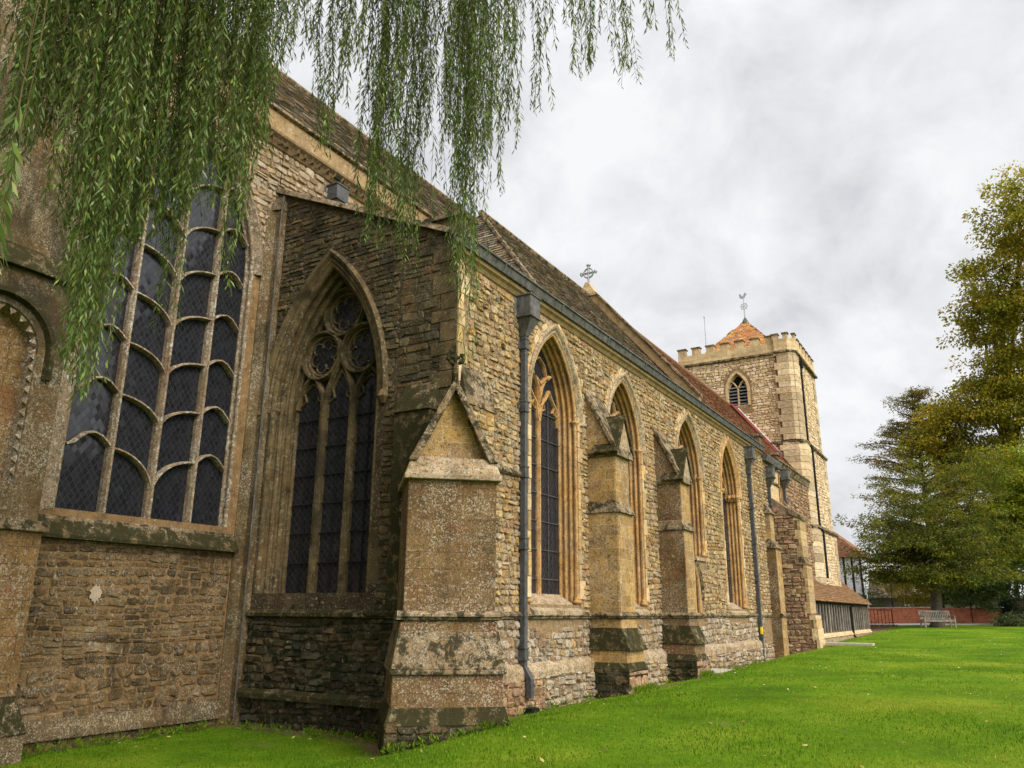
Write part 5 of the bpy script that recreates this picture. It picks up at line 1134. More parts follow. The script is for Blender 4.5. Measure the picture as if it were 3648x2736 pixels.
# ---- timber-screened pentice (porch) along the foot of the tower
PX, PY0, PY1 = 0.92, 31.6, 46.0
m = MB().mat('tile_mossy'); pe = Vector((1.12, 31.3, 2.12)); pv = Vector((-1.2, 0, 1.02)); PH = 2.75
m.poly([pe, (1.12, PY1+0.3, 2.12), Vector((1.12, PY1+0.3, 2.12))+pv.normalized()*PH, pe+pv.normalized()*PH])
tiles(m, (1.12, 31.3, 2.12), (0,1,0), pv, PY1+0.3-31.3, PH, 0.17, 0.12, seed=81, thick=0.02)
porch = m.build('porch', church, label='low timber-screened porch with a mossy tiled lean-to roof')
m = MB().mat('pale_ledge'); m.box(0.55, PX+0.06, PY0, PY1, 0.1, 0.78); m.mat('ashlar_tower'); m.hexa([(0.55, PY0, 0.78), (PX+0.10, PY0, 0.78), (PX+0.10, PY1, 0.78), (0.55, PY1, 0.78), (0.55, PY0, 0.93), (PX+0.02, PY0, 0.93), (PX+0.02, PY1, 0.93), (0.55, PY1, 0.93)]); m.build('sill_wall', porch, bevel=0.01)
rq = random.Random(8); yy = PY0+0.1; i = 0
while yy < PY1:
    m = MB().mat('timber_grey'); wd_ = 0.20 if i % 5 == 0 else 0.12; lx = rq.uniform(-0.015, 0.015)
    m.hexa([(PX-0.05, yy, 0.93), (PX, yy, 0.93), (PX, yy+wd_, 0.93), (PX-0.05, yy+wd_, 0.93), (PX-0.05, yy+lx, 2.12), (PX, yy+lx, 2.12), (PX, yy+wd_+lx, 2.12), (PX-0.05, yy+wd_+lx, 2.12)]); m.build('post', porch); yy += 0.62; i += 1
m = MB().mat('timber_dark'); m.box(PX-0.14, PX+0.02, PY0, PY1, 2.02, 2.16); m.box(0.2, 0.28, PY0, PY1, 0.1, 2.3); m.poly([(PX, PY1, 0.9), (PX, PY1, 2.1), (-0.6, PY1, 3.2), (-0.6, PY1, 0.5)]); m.build('screen_back', porch)
m = MB().mat('iron_black'); m.tube([(1.14, 40.0, 2.05), (0.98, 40.0, 1.95), (0.99, 40.0, 0.75), (1.12, 40.0, 0.62)], 0.055, 6); m.build('drainpipe', porch)

# ------------------------------------------------------------------ vegetation helpers
NR = np.random.default_rng(11)
def ray_pt(xd, yd, depth):
    """point `depth` metres from the camera towards a direction given on a 2212 x 1659 view grid"""
    px, py = xd*3648/2212, yd*3648/2212
    d = _f*2840+_r2*(px-1824)-_u2*(py-1368); d.normalize(); return CAM+d*depth
def leaves_mesh(name, P, D, N, L, Wd, mat, tint, parent=None, fold=0.0, label=None):
    """one four-cornered leaf per row: base P, direction D, blade normal N, length L, width Wd"""
    n = len(P); S = np.cross(D, N); S /= np.linalg.norm(S, axis=1, keepdims=True)+1e-9
    L = L[:, None]; Wd = Wd[:, None]
    v = np.empty((n, 4, 3), dtype=np.float32)
    v[:, 0] = P; v[:, 1] = P+D*L*0.42+S*Wd*0.5+N*L*fold; v[:, 2] = P+D*L; v[:, 3] = P+D*L*0.42-S*Wd*0.5+N*L*fold
    me = bpy.data.meshes.new(name); me.vertices.add(n*4); me.loops.add(n*4); me.polygons.add(n)
    me.vertices.foreach_set('co', v.ravel()); me.loops.foreach_set('vertex_index', np.arange(n*4, dtype=np.int32))
    me.polygons.foreach_set('loop_start', np.arange(0, n*4, 4, dtype=np.int32)); me.polygons.foreach_set('loop_total', np.full(n, 4, dtype=np.int32))
    me.materials.append(MATS[mat]); ca = me.attributes.new('tint', 'FLOAT_COLOR', 'FACE')
    arr = np.ones((n, 4), dtype=np.float32); arr[:, :tint.shape[1]] = tint; ca.data.foreach_set('color', arr.ravel())
    me.update(calc_edges=True); me.validate()
    o = bpy.data.objects.new(name, me); COL.objects.link(o)
    if parent is not None: o.parent = parent
    if label: o['label'] = label
    return o
def unit(a): return a/(np.linalg.norm(a, axis=-1, keepdims=True)+1e-9)

# ------------------------------------------------------------------ weeping willow over the viewer
willow = empty('willow_tree', 'weeping willow hanging long leafy strands in front of the church', 'tree', (1.2, -3.4, 0))
WB = Vector((1.2, -3.4, 0)); WBn = np.array(WB)
def local(pts): return [Vector(p)-WB for p in pts]
clumps = [ # (x, half width, bottom y, spread up, depth0, depth1, strands, top density)
 (40, 45, 345, 120, 5.6, 7.0, 46), (95, 40, 335, 110, 5.6, 7.0, 34), (150, 30, 520, 180, 5.2, 6.4, 38),
 (178, 34, 890, 230, 5.0, 6.0, 46), (170, 22, 840, 130, 5.0, 5.8, 18), (210, 20, 800, 330, 5.0, 6.0, 22), (160, 16, 690, 250, 5.0, 6.0, 16), (245, 30, 590, 200, 5.2, 6.6, 38), (290, 36, 545, 170, 5.4, 6.8, 46), (345, 36, 570, 190, 5.4, 6.8, 44),
 (368, 12, 745, 200, 5.4, 6.0, 8), (400, 34, 480, 150, 5.4, 7.0, 44), (450, 34, 470, 140, 5.4, 7.0, 42), (493, 12, 680, 170, 5.4, 6.0, 9),
 (505, 26, 490, 150, 5.6, 7.0, 34), (545, 22, 380, 150, 5.6, 7.0, 26), (570, 20, 235, 120, 5.8, 7.2, 18), (300, 260, 260, 160, 6.0, 8.0, 90), (120, 130, 240, 140, 5.6, 8.0, 60),
 (622, 24, 150, 90, 6.0, 7.4, 12), (660, 16, 110, 60, 6.0, 7.4, 7), (697, 14, 350, 130, 6.4, 7.4, 13), (722, 16, 240, 110, 6.4, 7.4, 10),
 (765, 20, 180, 120, 6.4, 7.6, 12), (797, 24, 545, 230, 6.2, 7.2, 30), (835, 20, 330, 150, 6.4, 7.4, 20), (872, 28, 590, 230, 6.2, 7.2, 34), (905, 16, 320, 120, 6.4, 7.4, 9),
 (955, 18, 330, 150, 6.4, 7.4, 15), (985, 22, 420, 180, 6.2, 7.4, 24), (1008, 20, 690, 270, 6.2, 7.0, 26), (1010, 5, 800, 80, 6.3, 6.8, 3), (1040, 26, 380, 170, 6.2, 7.4, 28), (1080, 18, 330, 140, 6.2, 7.4, 15), (970, 6, 650, 100, 6.4, 7, 3),
 (1075, 6, 445, 40, 6.3, 7, 2), (1105, 14, 140, 70, 6.4, 7.6, 8), (1130, 4, 235, 30, 6.4, 7.2, 2), (1168, 9, 250, 60, 6.4, 7.4, 5), (1188, 9, 95, 40, 6.4, 7.4, 4),
 (1256, 15, 190, 70, 6.4, 7.4, 8), (1280, 12, 180, 60, 6.4, 7.4, 5), (1240, 20, 60, 30, 6.4, 7.4, 5), (1345, 13, 190, 80, 6.4, 7.4, 6), (1365, 6, 195, 40, 6.4, 7.2, 3), (1330, 8, 60, 30, 6.4, 7.2, 4),
 (1420, 8, 80, 40, 6.4, 7.4, 4), (1455, 9, 150, 50, 6.4, 7.4, 4)]
SP, SD, SN, SLn, SW_, ST = [], [], [], [], [], []
tw = MB().mat('twig')
def strand(bot, ztop, leaf, sp=0.026, sway=0.05, lmax=99.0, light=0.5):
    Ls = ztop-bot.z; n = int(Ls/sp)
    if n < 3: return
    t = (np.arange(n)+NR.random(n)*0.6)/n*min(Ls, lmax)
    ph = NR.random(4)*6.28; am = sway*(0.4+NR.random())
    fx = lambda q: am*np.sin(q*1.1+ph[0])+0.4*am*np.sin(q*3.1+ph[1])
    fy = lambda q: am*np.sin(q*1.3+ph[2])+0.4*am*np.sin(q*2.7+ph[3])
    k_ = np.clip(1-t/Ls, 0, 1)
    x = bot.x+(fx(t)-fx(0.0)*0); y = bot.y+fy(t); z = bot.z+t
    an = NR.random(n)*6.28; spread = 0.28+0.45*NR.random(n)
    d = unit(np.stack([np.cos(an)*spread, np.sin(an)*spread, -1.0+0.25*NR.random(n)], 1))
    nrm = unit(np.cross(d, np.stack([-np.sin(an+NR.normal(0, 0.8, n)), np.cos(an), NR.normal(0, 0.4, n)], 1)))
    SP.append(np.stack([x, y, z], 1)); SD.append(d); SN.append(nrm)
    SLn.append(leaf*(0.6+0.6*NR.random(n))*np.clip(0.55+t/0.25, 0, 1)); SW_.append(leaf*(0.12+0.05*NR.random(n)))
    tt = np.clip(NR.normal(light, 0.22, n), 0, 0.99); ST.append(np.stack([tt, NR.random(n)], 1))
    q = np.linspace(0, Ls, 7); tw.tube([Vector((bot.x+float(fx(a)), bot.y+float(fy(a)), bot.z+float(a)))-WB for a in q], [0.0014+0.0018*float(a)/Ls for a in q], 3, False)
for (xd, hw_, yb, spr, d0, d1, ns) in clumps:
    for i in range(int(ns*(0.88 if xd < 600 else 1.0))):
        # twigs of a clump gather at its foot: the outer ones end higher up
        gx = float(np.clip(NR.normal(0, 0.55), -1.3, 1.3)); up = (abs(gx)**1.5*0.5+NR.random()**1.4*0.8)*spr
        b = ray_pt(xd+gx*hw_, yb-up, d0+(d1-d0)*NR.random())
        strand(b, 8.3+1.0*NR.random(), 0.074+0.02*NR.random(), 0.027, 0.075, light=0.36+0.34*NR.random())
for (xd, yb, dp) in ((-22, 620, 2.6), (-28, 680, 2.7), (-12, 560, 2.8)):
    strand(ray_pt(xd, yb, dp), 5.0, 0.095, 0.07, 0.03, lmax=0.55, light=0.5) if yb < 1000 else None
# unseen rest of the crown round trunk and viewer, thickened to shade the church
for i in range(620):
    a = NR.random()*6.28; r_ = 3.0+5.0*math.sqrt(NR.random()); x, y = WB.x+r_*math.cos(a), WB.y+r_*math.sin(a)
    dirv = Vector((x, y, 0))-Vector((CAM.x, CAM.y, 0)); ang = math.degrees(math.atan2(-dirv.x, dirv.y))
    if dirv.length < 2.0: continue
    zt = 8.0+2.5*NR.random(); zb = 4.6+2.0*NR.random() if (-12 < ang < 78) else 2.6+3*NR.random()
    if -12 < ang < 78:
        p_ = Vector((x, y, zb)); v_ = p_-CAM; zz = v_.dot(_f); yy = v_.dot(_u2)/max(zz, 0.1)*2840
        if zz > 0 and yy < 1450: zb = CAM.z+ (zz*1.0); 
        if zb > zt-0.5: continue
    strand(Vector((x, y, zb)), zt, 0.13, 0.045, 0.08, light=0.35)
P_ = np.concatenate(SP)-WBn; leaves_mesh('leaf_strands', P_, np.concatenate(SD), np.concatenate(SN), np.concatenate(SLn), np.concatenate(SW_), 'willow_leaf', np.concatenate(ST), willow, 0.04)
tw.build('twigs', willow, fixn=False)
t = MB().mat('bark'); t.tube(local([(1.2, -3.4, -0.3), (1.2, -3.4, 0.3), (1.25, -3.3, 2.0), (1.1, -3.2, 3.8)]), [0.62, 0.48, 0.40, 0.36], 12); t.build('trunk', willow, smooth=True)
ends = [(-3.5, 3.5, 8.6), (-1.0, 4.8, 9.0), (1.2, 5.6, 9.3), (3.2, 5.8, 9.2), (4.8, 6.0, 9.2), (6.0, 6.4, 9.3), (-4.5, -2, 9), (-2.5, -8, 9), (4.0, -8.5, 9), (7.5, -5.0, 9.2), (8, 1.0, 9.8)]
for e_ in ends:
    e_ = Vector(e_); s0 = Vector((1.1, -3.2, 3.6)); md = s0.lerp(e_, 0.5)+Vector((0, 0, 1.9))
    P = [s0*(1-q)**2+md*2*q*(1-q)+e_*q*q for q in [i/8 for i in range(9)]]
    b = MB().mat('bark'); b.tube(local(P), [0.22*(1-i/9.5)+0.02 for i in range(9)], 8); b.build('bough', willow, smooth=True)

# ------------------------------------------------------------------ generic broadleaf and yew trees
def limb_path(a, b, sag=0.0, n=6, rg=NR):
    a, b = Vector(a), Vector(b); L = (b-a).length; P = []
    off = Vector((rg.normal(0, 0.06), rg.normal(0, 0.06), rg.normal(0, 0.04)))*L
    for i in range(n+1):
        q = i/n; P.append(a.lerp(b, q)+off*math.sin(q*math.pi)+Vector((0, 0, sag*L*q*(1-q)*4)))
    return P
def sprays(centers, nper, rad, flat, leaf, wr, droop=0.3, out=None, seed=1, tmean=0.5, tsd=0.25, tz=None):
    """leaf-sized faces gathered into tilted sprays around the given points"""
    rg = np.random.default_rng(seed); C = np.asarray(centers, dtype=float); m = len(C)
    npr = np.maximum(3, (nper*(0.5+rg.random(m))).astype(int)); idx = np.repeat(np.arange(m), npr); n = len(idx)
    g = rg.normal(0, 1, (n, 3)); g *= (rg.random(n)**0.4)[:, None]/ (np.linalg.norm(g, axis=1, keepdims=True)+1e-6)
    sr = rad*(0.6+0.8*rg.random(m)); g *= sr[idx][:, None]; g[:, 2] *= flat
    if out is not None:
        # tilt every spray outwards and down
        o = unit(C-np.asarray(out)); g += o[idx]*(0.25*rad)*(rg.random(n)[:, None]); g[:, 2] -= droop*np.linalg.norm(g[:, :2], axis=1)*0.5
    P = C[idx]+g; D = unit(g+rg.normal(0, 0.35*rad, (n, 3))+np.array([0, 0, -droop*rad])); N = unit(np.cross(D, rg.normal(0, 1, (n, 3)))+np.array([0, 0, 0.5]))
    tc_ = rg.random(m)
    t_ = np.clip(tmean+tsd*(tc_[idx]-0.5)*2+rg.normal(0, 0.13, n), 0, 0.99)
    return P, D, N, leaf*(0.6+0.8*rg.random(n)), leaf*wr*(0.7+0.6*rg.random(n)), np.stack([t_, rg.random(n)], 1)
def shell(center, radii, n, seed, hollow=0.45, zmin=-1.0):
    rg = np.random.default_rng(seed); out_ = []
    while len(out_) < n:
        d = rg.normal(0, 1, 3); d /= np.linalg.norm(d)
        if d[2] < zmin: continue
        r_ = (hollow+(1-hollow)*rg.random()**0.6)*(1+0.16*math.sin(d[0]*5+d[2]*7+seed)+0.10*math.sin(d[1]*9+seed*2))
        out_.append([center[i]+d[i]*radii[i]*r_ for i in range(3)])
    return np.array(out_)
def crown(name, parent, loc, parts, mat):
    A = [np.concatenate(z) for z in zip(*parts)]
    return leaves_mesh(name, A[0]-np.array(loc), A[1], A[2], A[3], A[4], mat, A[5], parent, 0.06)

# the yew behind the bench
yl = (3.55, 54.95, gz(3.55, 54.95)-0.05); yew = empty('yew_tree', 'spreading dark green yew with a bare trunk behind the bench', 'tree', yl)
yo = np.array(yl)
def lc(p): return Vector(p)-Vector(yl)
t = MB().mat('bark'); t.tube([lc(p) for p in ((3.45, 55, 0.7), (3.5, 55, 1.1), (3.55, 55, 1.7), (3.6, 55, 2.6), (3.7, 55, 4.2), (3.7, 55, 6.5))], [0.60, 0.40, 0.31, 0.30, 0.26, 0.16], 12); t.build('trunk', yew, smooth=True)
parts = []; cs_ = []
rg = np.random.default_rng(77)
for i in range(62):
    a = rg.random()*6.28; h0 = 3.3+2.9*rg.random(); rr = (4.6 if h0 < 4.5 else 3.6)*(0.6+0.4*rg.random()); 
    tip = (3.7+rr*1.02*math.cos(a), 55+rr*0.95*math.sin(a), h0+0.3+0.8*rg.random()-0.10*rr)
    P = limb_path((3.65, 55, h0-0.2), tip, 0.10, 6, rg)
    b = MB().mat('bark_dark'); b.tube([lc(p) for p in P], [0.09*(1-q/7)+0.012 for q in range(7)], 5, False)
    if i < 40: b.build('limb', yew)
    for q in np.linspace(0.25, 1, 12):
        p = Vector(tip)*q+Vector((3.65, 55, h0-0.2))*(1-q); cs_.append([p.x+rg.normal(0, 0.45), p.y+rg.normal(0, 0.45), p.z+0.12*math.sin(q*3)+rg.normal(0, 0.16)])
cs_ = np.array(cs_)
parts.append(sprays(cs_, 46, 0.55, 0.35, 0.16, 0.42, 0.35, out=(3.7, 55, 4.0), seed=5, tmean=0.42, tsd=0.28))
parts.append(sprays(shell((3.8, 55, 6.1), (4.9, 4.4, 2.8), 380, 3, 0.4), 46, 0.55, 0.4, 0.16, 0.42, 0.35, out=(3.7, 55, 4.0), seed=6, tmean=0.45, tsd=0.28))
parts.append(sprays(shell((4.0, 55, 8.9), (3.3, 3.2, 2.4), 220, 4, 0.3), 40, 0.5, 0.4, 0.15, 0.42, 0.3, out=(3.7, 55, 5.5), seed=7, tmean=0.55, tsd=0.28))
parts.append(sprays(shell((6.6, 55.5, 9.6), (2.1, 2.2, 2.0), 130, 14, 0.3), 40, 0.5, 0.4, 0.15, 0.42, 0.3, out=(6.0, 55, 7.5), seed=17, tmean=0.5, tsd=0.28))
crown('crown', yew, yl, parts, 'yew_leaf')
t = MB().mat('bark_dark'); t.tube([lc(p) for p in ((3.7, 55, 4.6), (5.2, 55.2, 6.8), (6.6, 55.5, 8.9))], [0.14, 0.10, 0.03], 6); t.build('limb', yew)

# thin open conifer rising behind the yew
LX, LY = 3.1, 67.5
pl_ = (LX, LY, gz(LX, LY)-0.05); pine = empty('larch_tree', 'thin see-through conifer with tiered branches rising above the yew', 'tree', pl_)
lp = lambda p: Vector(p)-Vector(pl_)
t = MB().mat('bark'); t.tube([lp((LX, LY, z*1.12)) for z in (1.0, 5, 9, 13.2, 16.8)], [0.30, 0.24, 0.18, 0.10, 0.03], 8); t.build('trunk', pine, smooth=True)
cs_ = []; z = 5.5
while z < 16.6:
    for q in range(7):
        a = rg.random()*6.28; rr = min(4.4, 0.7+(16.9-z)*0.58)*(0.6+0.5*rg.random()); rr *= 1.12; tip = (LX+rr*math.cos(a), LY+rr*math.sin(a), z*1.12+0.25*rr-0.1)
        P = limb_path((LX, LY, z*1.12-0.15), tip, 0.05, 5, rg); b = MB().mat('bark_dark'); b.tube([lp(p) for p in P], [0.055*(1-k_/6)+0.010 for k_ in range(6)], 4, False); b.build('limb', pine)
        for k_ in np.linspace(0.3, 1, max(3, int(rr*3.2))):
            p = P[0].lerp(P[-1], float(k_)); cs_.append([p.x+rg.normal(0, 0.16), p.y+rg.normal(0, 0.16), p.z+rg.normal(0, 0.08)+0.05])
    z += 0.42+0.22*rg.random()
crown('crown', pine, pl_, [sprays(np.array(cs_), 36, 0.50, 0.36, 0.16, 0.42, 0.25, out=(LX, LY, 10), seed=9, tmean=0.45, tsd=0.35)], 'pine_leaf')

def broad_tree(name, label, loc, lobes, mat, leaf, nper, rad, seed, trunk_r=0.5, tm=0.5, group=None, bark='bark_dark', hollow=0.4):
    e_ = empty(name, label, 'tree', loc, group); r2 = np.random.default_rng(seed); L0 = Vector(loc)
    zt = min(c_[2] for c_, _, _ in lobes); ztop = max(c_[2] for c_, _, _ in lobes)
    t = MB().mat(bark); t.tube([Vector((0, 0, -0.3)), Vector((0.05, 0, (zt-loc[2])*0.5)), Vector((0.1, 0.1, zt-loc[2])), Vector((0.2, 0, ztop-loc[2]))], [trunk_r*1.2, trunk_r, trunk_r*0.8, trunk_r*0.2], 9); t.build('trunk', e_, smooth=True)
    parts = []
    for i, (c_, rad_, n) in enumerate(lobes):
        b = MB().mat(bark); P = limb_path((loc[0], loc[1], loc[2]+(c_[2]-loc[2])*0.55), c_, 0.08, 6, r2); b.tube([p-L0 for p in P], [trunk_r*0.42*(1-q/7)+0.03 for q in range(7)], 6, False); b.build('limb', e_)
        sh_ = shell(c_, rad_, n, seed+i, hollow)
        if i % 2 == 0:
            for p in sh_[:max(3, n//12)]:
                b2 = MB().mat(bark); P = limb_path(c_, p, 0.05, 4, r2); b2.tube([q-L0 for q in P], [0.05, 0.04, 0.03, 0.02, 0.012], 4, False); b2.build('branch', e_)
        parts.append(sprays(sh_, nper, rad, 0.55, leaf, 0.6, 0.35, out=c_, seed=seed+50+i, tmean=tm+0.12*(r2.random()-0.5), tsd=0.3))
    crown('crown', e_, loc, parts, mat); return e_
def rp(xd, yd, d): p = ray_pt(xd, yd, d); return (p.x, p.y, p.z)
# tall tree turning in autumn at the right edge
lobes = []
for (xd, yd, rx, rz, n) in ((2205, 470, 2.4, 2.6, 75), (2290, 420, 3.4, 3.6, 60), (2165, 600, 2.6, 2.2, 75), (2120, 690, 2.0, 1.6, 50), (2215, 690, 3.0, 2.4, 85), (2180, 800, 2.6, 2.0, 75), (2120, 860, 2.3, 1.9, 65), (2060, 900, 1.9, 1.5, 55), (2230, 860, 3.0, 2.6, 85), (2010, 950, 1.5, 1.3, 36), (2090, 990, 2.2, 1.7, 60), (2180, 990, 2.8, 2.0, 75), (2300, 650, 4, 4.5, 60), (2300, 900, 4, 4, 60)):
    lobes.append((rp(xd, yd, 66), (rx, rx, rz), n))
tx, ty, _ = rp(2240, 1300, 68)
broad_tree('lime_tree', 'tall broad tree turning golden at the right edge', (tx, ty, gz(tx, ty)), lobes, 'autumn_leaf', 0.23, 75, 0.90, 200, 0.34, tm=0.45)
lobes = [(rp(x_, y_, 61), (r_, r_, r_*0.8), n) for x_, y_, r_, n in ((2180, 1020, 1.9, 70), (2225, 1090, 2.2, 80), (2175, 1110, 1.7, 60), (2265, 1010, 2.2, 50), (2215, 1170, 1.9, 60))]
tx, ty, _ = rp(2262, 1310, 62)
broad_tree('maple_tree', 'bright yellow-green tree behind the yew at the right', (tx, ty, gz(tx, ty)), lobes, 'bright_leaf', 0.22, 60, 0.75, 300, 0.2, tm=0.45)
lobes = [(rp(x_, y_, 66), (r_, r_, r_*0.8), n) for x_, y_, r_, n in ((2130, 1180, 2.8, 80), (2190, 1230, 2.8, 90), (2085, 1225, 2.2, 60), (2240, 1200, 3, 60))]
tx, ty, _ = rp(2200, 1310, 67)
broad_tree('laurel_tree', 'dark bushy evergreen above the brick wall', (tx, ty, gz(tx, ty)), lobes, 'ivy_leaf', 0.22, 60, 0.8, 320, 0.16, tm=0.45)

# ------------------------------------------------------------------ bench
bl_ = (3.62, 53.25); ba_ = math.atan2(0.88, 1.60)
bench = empty('park_bench', 'weathered wooden slatted bench in front of the yew trunk', 'bench', (bl_[0], bl_[1], gz(*bl_)+0.0)); bench.rotation_euler = (0, 0, ba_)
BW = 1.75
def bp(name, boxes, lab=None):
    m = MB().mat('bench_wood')
    for b_ in boxes: m.hexa(b_)
    return m.build(name, bench, bevel=0.006)
def bx(x0, x1, y0, y1, z0, z1, sh=0): return [(x0, y0, z0), (x1, y0, z0), (x1, y1, z0), (x0, y1, z0), (x0, y0+sh, z1), (x1, y0+sh, z1), (x1, y1+sh, z1), (x0, y1+sh, z1)]
for x_ in (-BW/2, BW/2-0.07):
    bp('leg', [bx(x_, x_+0.07, -0.33, -0.25, 0, 0.62)]); bp('leg', [bx(x_, x_+0.07, 0.20, 0.27, 0, 0.42), bx(x_, x_+0.07, 0.20, 0.27, 0.42, 0.92, 0.12)]); bp('armrest', [bx(x_-0.01, x_+0.08, -0.38, 0.27, 0.62, 0.66)])
for q in range(5): bp('seat_slat', [bx(-BW/2, BW/2, -0.32+q*0.11, -0.23+q*0.11, 0.42, 0.445)])
bp('seat_rail', [bx(-BW/2, BW/2, -0.31, -0.28, 0.33, 0.41)])
bp('top_rail', [bx(-BW/2, BW/2, 0.30, 0.36, 0.86, 0.94)]); bp('bottom_rail', [bx(-BW/2, BW/2, 0.21, 0.26, 0.47, 0.53)])
for q in range(16): x_ = -BW/2+0.12+q*(BW-0.28)/15; bp('back_slat', [bx(x_, x_+0.045, 0.225, 0.245, 0.53, 0.87, 0.09)])

# ------------------------------------------------------------------ garden wall, road, railings, hedge
def quad_strip(pts_a, pts_b, name, mat, lift=0.004, kind='structure'):
    m = MB().mat(mat)
    for i in range(len(pts_a)-1):
        q = [pts_a[i], pts_a[i+1], pts_b[i+1], pts_b[i]]; m.poly([(x, y, gz(x, y)+lift) for x, y in q])
    o = m.build(name); o['kind'] = kind; return o
wa, wb = Vector((-6.0, 60.5)), Vector((12.0, 70.2)); wd = (wb-wa).normalized(); wn_ = Vector((-wd.y, wd.x))
def wp(s_, o_): p = wa+wd*s_+wn_*o_; return (p.x, p.y)
Lw = (wb-wa).length; ss = np.linspace(-10, Lw+10, 60)
quad_strip([wp(s_, -4.6) for s_ in ss], [wp(s_, -0.05) for s_ in ss], 'road', 'path_grey', 0.012)
quad_strip([wp(s_, -5.7) for s_ in np.linspace(8, Lw+6, 30)], [wp(s_, -4.55) for s_ in np.linspace(8, Lw+6, 30)], 'path', 'path_sand', 0.016)
m = MB(); zb_ = gz(*wp(8, 0))-0.3
def wall_run(s0, s1, h0, h1, nm, lab, mat='brick_red', n=16):
    m = MB().mat(mat)
    for i in range(n):
        a, b = s0+(s1-s0)*i/n, s0+(s1-s0)*(i+1)/n; ha, hb = h0+(h1-h0)*i/n, h0+(h1-h0)*(i+1)/n
        pa, pb, pc, pd = wp(a, 0), wp(b, 0), wp(b, 0.3), wp(a, 0.3)
        za, zb2 = gz(*pa)-0.2, gz(*pb)-0.2
        m.hexa([(*pa, za), (*pb, zb2), (*pc, zb2), (*pd, za), (*pa, za+0.2+ha), (*pb, zb2+0.2+hb), (*pc, zb2+0.2+hb), (*pd, za+0.2+ha)])
    return m
gw = wall_run(0, Lw, 1.05, 1.05, '', ''); e_ = empty('garden_wall', 'low red brick garden wall behind the yew and bench', 'wall', (0, 0, 0))
gw.build('wall', e_)
cp = MB().mat('slab_stone')
for i in range(8):
    a, b = i*1.3-0.5, i*1.3+0.75; pa, pb, pc, pd = wp(a, -0.05), wp(b, -0.05), wp(b, 0.35), wp(a, 0.35); za, zb2 = gz(*pa)+1.05, gz(*pb)+1.05
    cp.hexa([(*pa, za), (*pb, zb2), (*pc, zb2), (*pd, za), (*pa, za+0.06), (*pb, zb2+0.06), (*pc, zb2+0.06), (*pd, za+0.06)])
cp.build('coping', e_)
# churchyard retaining wall with railings
lw0, lw1 = Vector((-1.2, 54.8)), Vector((1.05, 57.4)); lz = gz(1.0, 57.2)
e_ = empty('retaining_wall', 'low dark stone wall below the iron railings beside the porch', 'wall', (0, 0, 0)); m = MB().mat('rubble_brown'); dd = (lw1-lw0).normalized(); nn_ = Vector((-dd.y, dd.x))
q4 = [lw0, lw1, lw1+nn_*0.35, lw0+nn_*0.35]; m.mat('mortar_brown'); m.hexa([(p.x, p.y, lz-1.2) for p in q4]+[(p.x, p.y, lz+0.02) for p in q4])
m.mat('rubble_brown'); stones(m, lambda u, v, d=0: Vector((lw0.x+dd.x*u-nn_.x*(-d), lw0.y+dd.y*u+nn_.y*d, v)), 0, (lw1-lw0).length, lz-1.1, lz, lambda u, v: True, seed=91); m.build('wall', e_)
m = MB().mat('weathered_ledge'); q5 = [lw0-nn_*0.06, lw1-nn_*0.06+dd*0.06, lw1+nn_*0.41+dd*0.06, lw0+nn_*0.41]; m.hexa([(p.x, p.y, lz+0.02) for p in q5]+[(p.x, p.y, lz+0.12) for p in q5]); m.build('coping', e_)
rl = empty('railing', 'black iron railing on the low stone wall beside the porch', 'railing', (0, 0, 0))
Lr = (lw1-lw0).length; n = 13
for i in range(n):
    p = lw0+dd*(Lr-0.1)*i/(n-1)+nn_*0.18; m = MB().mat('iron_black'); m.tube([(p.x, p.y, lz+0.12), (p.x, p.y, lz+1.02)], 0.016 if i not in (0, n-1) else 0.03, 5); m.build('bar', rl)
m = MB().mat('iron_black')
p0, p1 = lw0+nn_*0.18, lw0+dd*(Lr-0.1)+nn_*0.18
m.tube([(p0.x, p0.y, lz+1.0), (p1.x, p1.y, lz+1.0)], 0.022, 5); m.build('top_rail', rl)
m = MB().mat('iron_black'); m.tube([(p0.x, p0.y, lz+0.2), (p1.x, p1.y, lz+0.2)], 0.018, 5); m.build('bottom_rail', rl)
# clipped hedge
hx0, hy0, hx1, hy1 = 7.4, 59.2, 15.5, 63.1; hz = gz(8, 60)
e_ = empty('hedge', 'clipped dark hedge at the right beyond the lawn', 'hedge', (8, 60, hz)); r2 = np.random.default_rng(41); n = 1500; pts_ = []
hd = Vector((hx1-hx0, hy1-hy0)).normalized(); hn = Vector((-hd.y, hd.x)); hl = 9.0
for i in range(n):
    s_ = r2.random()*hl; o_ = r2.random()*1.3; z_ = r2.random()*1.65; w_ = r2.random()
    if w_ < 0.55: o_ = 0.0+r2.random()*0.12
    elif w_ < 0.8: z_ = 1.65-r2.random()*0.12
    else: s_ = r2.random()*0.12
    p = Vector((hx0, hy0))+hd*s_+hn*o_; pts_.append((p.x, p.y, hz+z_))
crown('foliage', e_, (8, 60, hz), [sprays(np.array(pts_), 20, 0.22, 0.8, 0.09, 0.5, 0.1, seed=42, tmean=0.35)], 'hedge_leaf')
m = MB().mat('soil'); a_, b_ = Vector((hx0, hy0)), Vector((hx0, hy0))+hd*hl
q = [a_+hd*0.15+hn*0.15, b_+hn*0.15, b_+hn*1.15, a_+hd*0.15+hn*1.15]; m.hexa([(p.x-8, p.y-60, -0.1) for p in q]+[(p.x-8, p.y-60, 1.5) for p in q]); m.build('stems', e_)
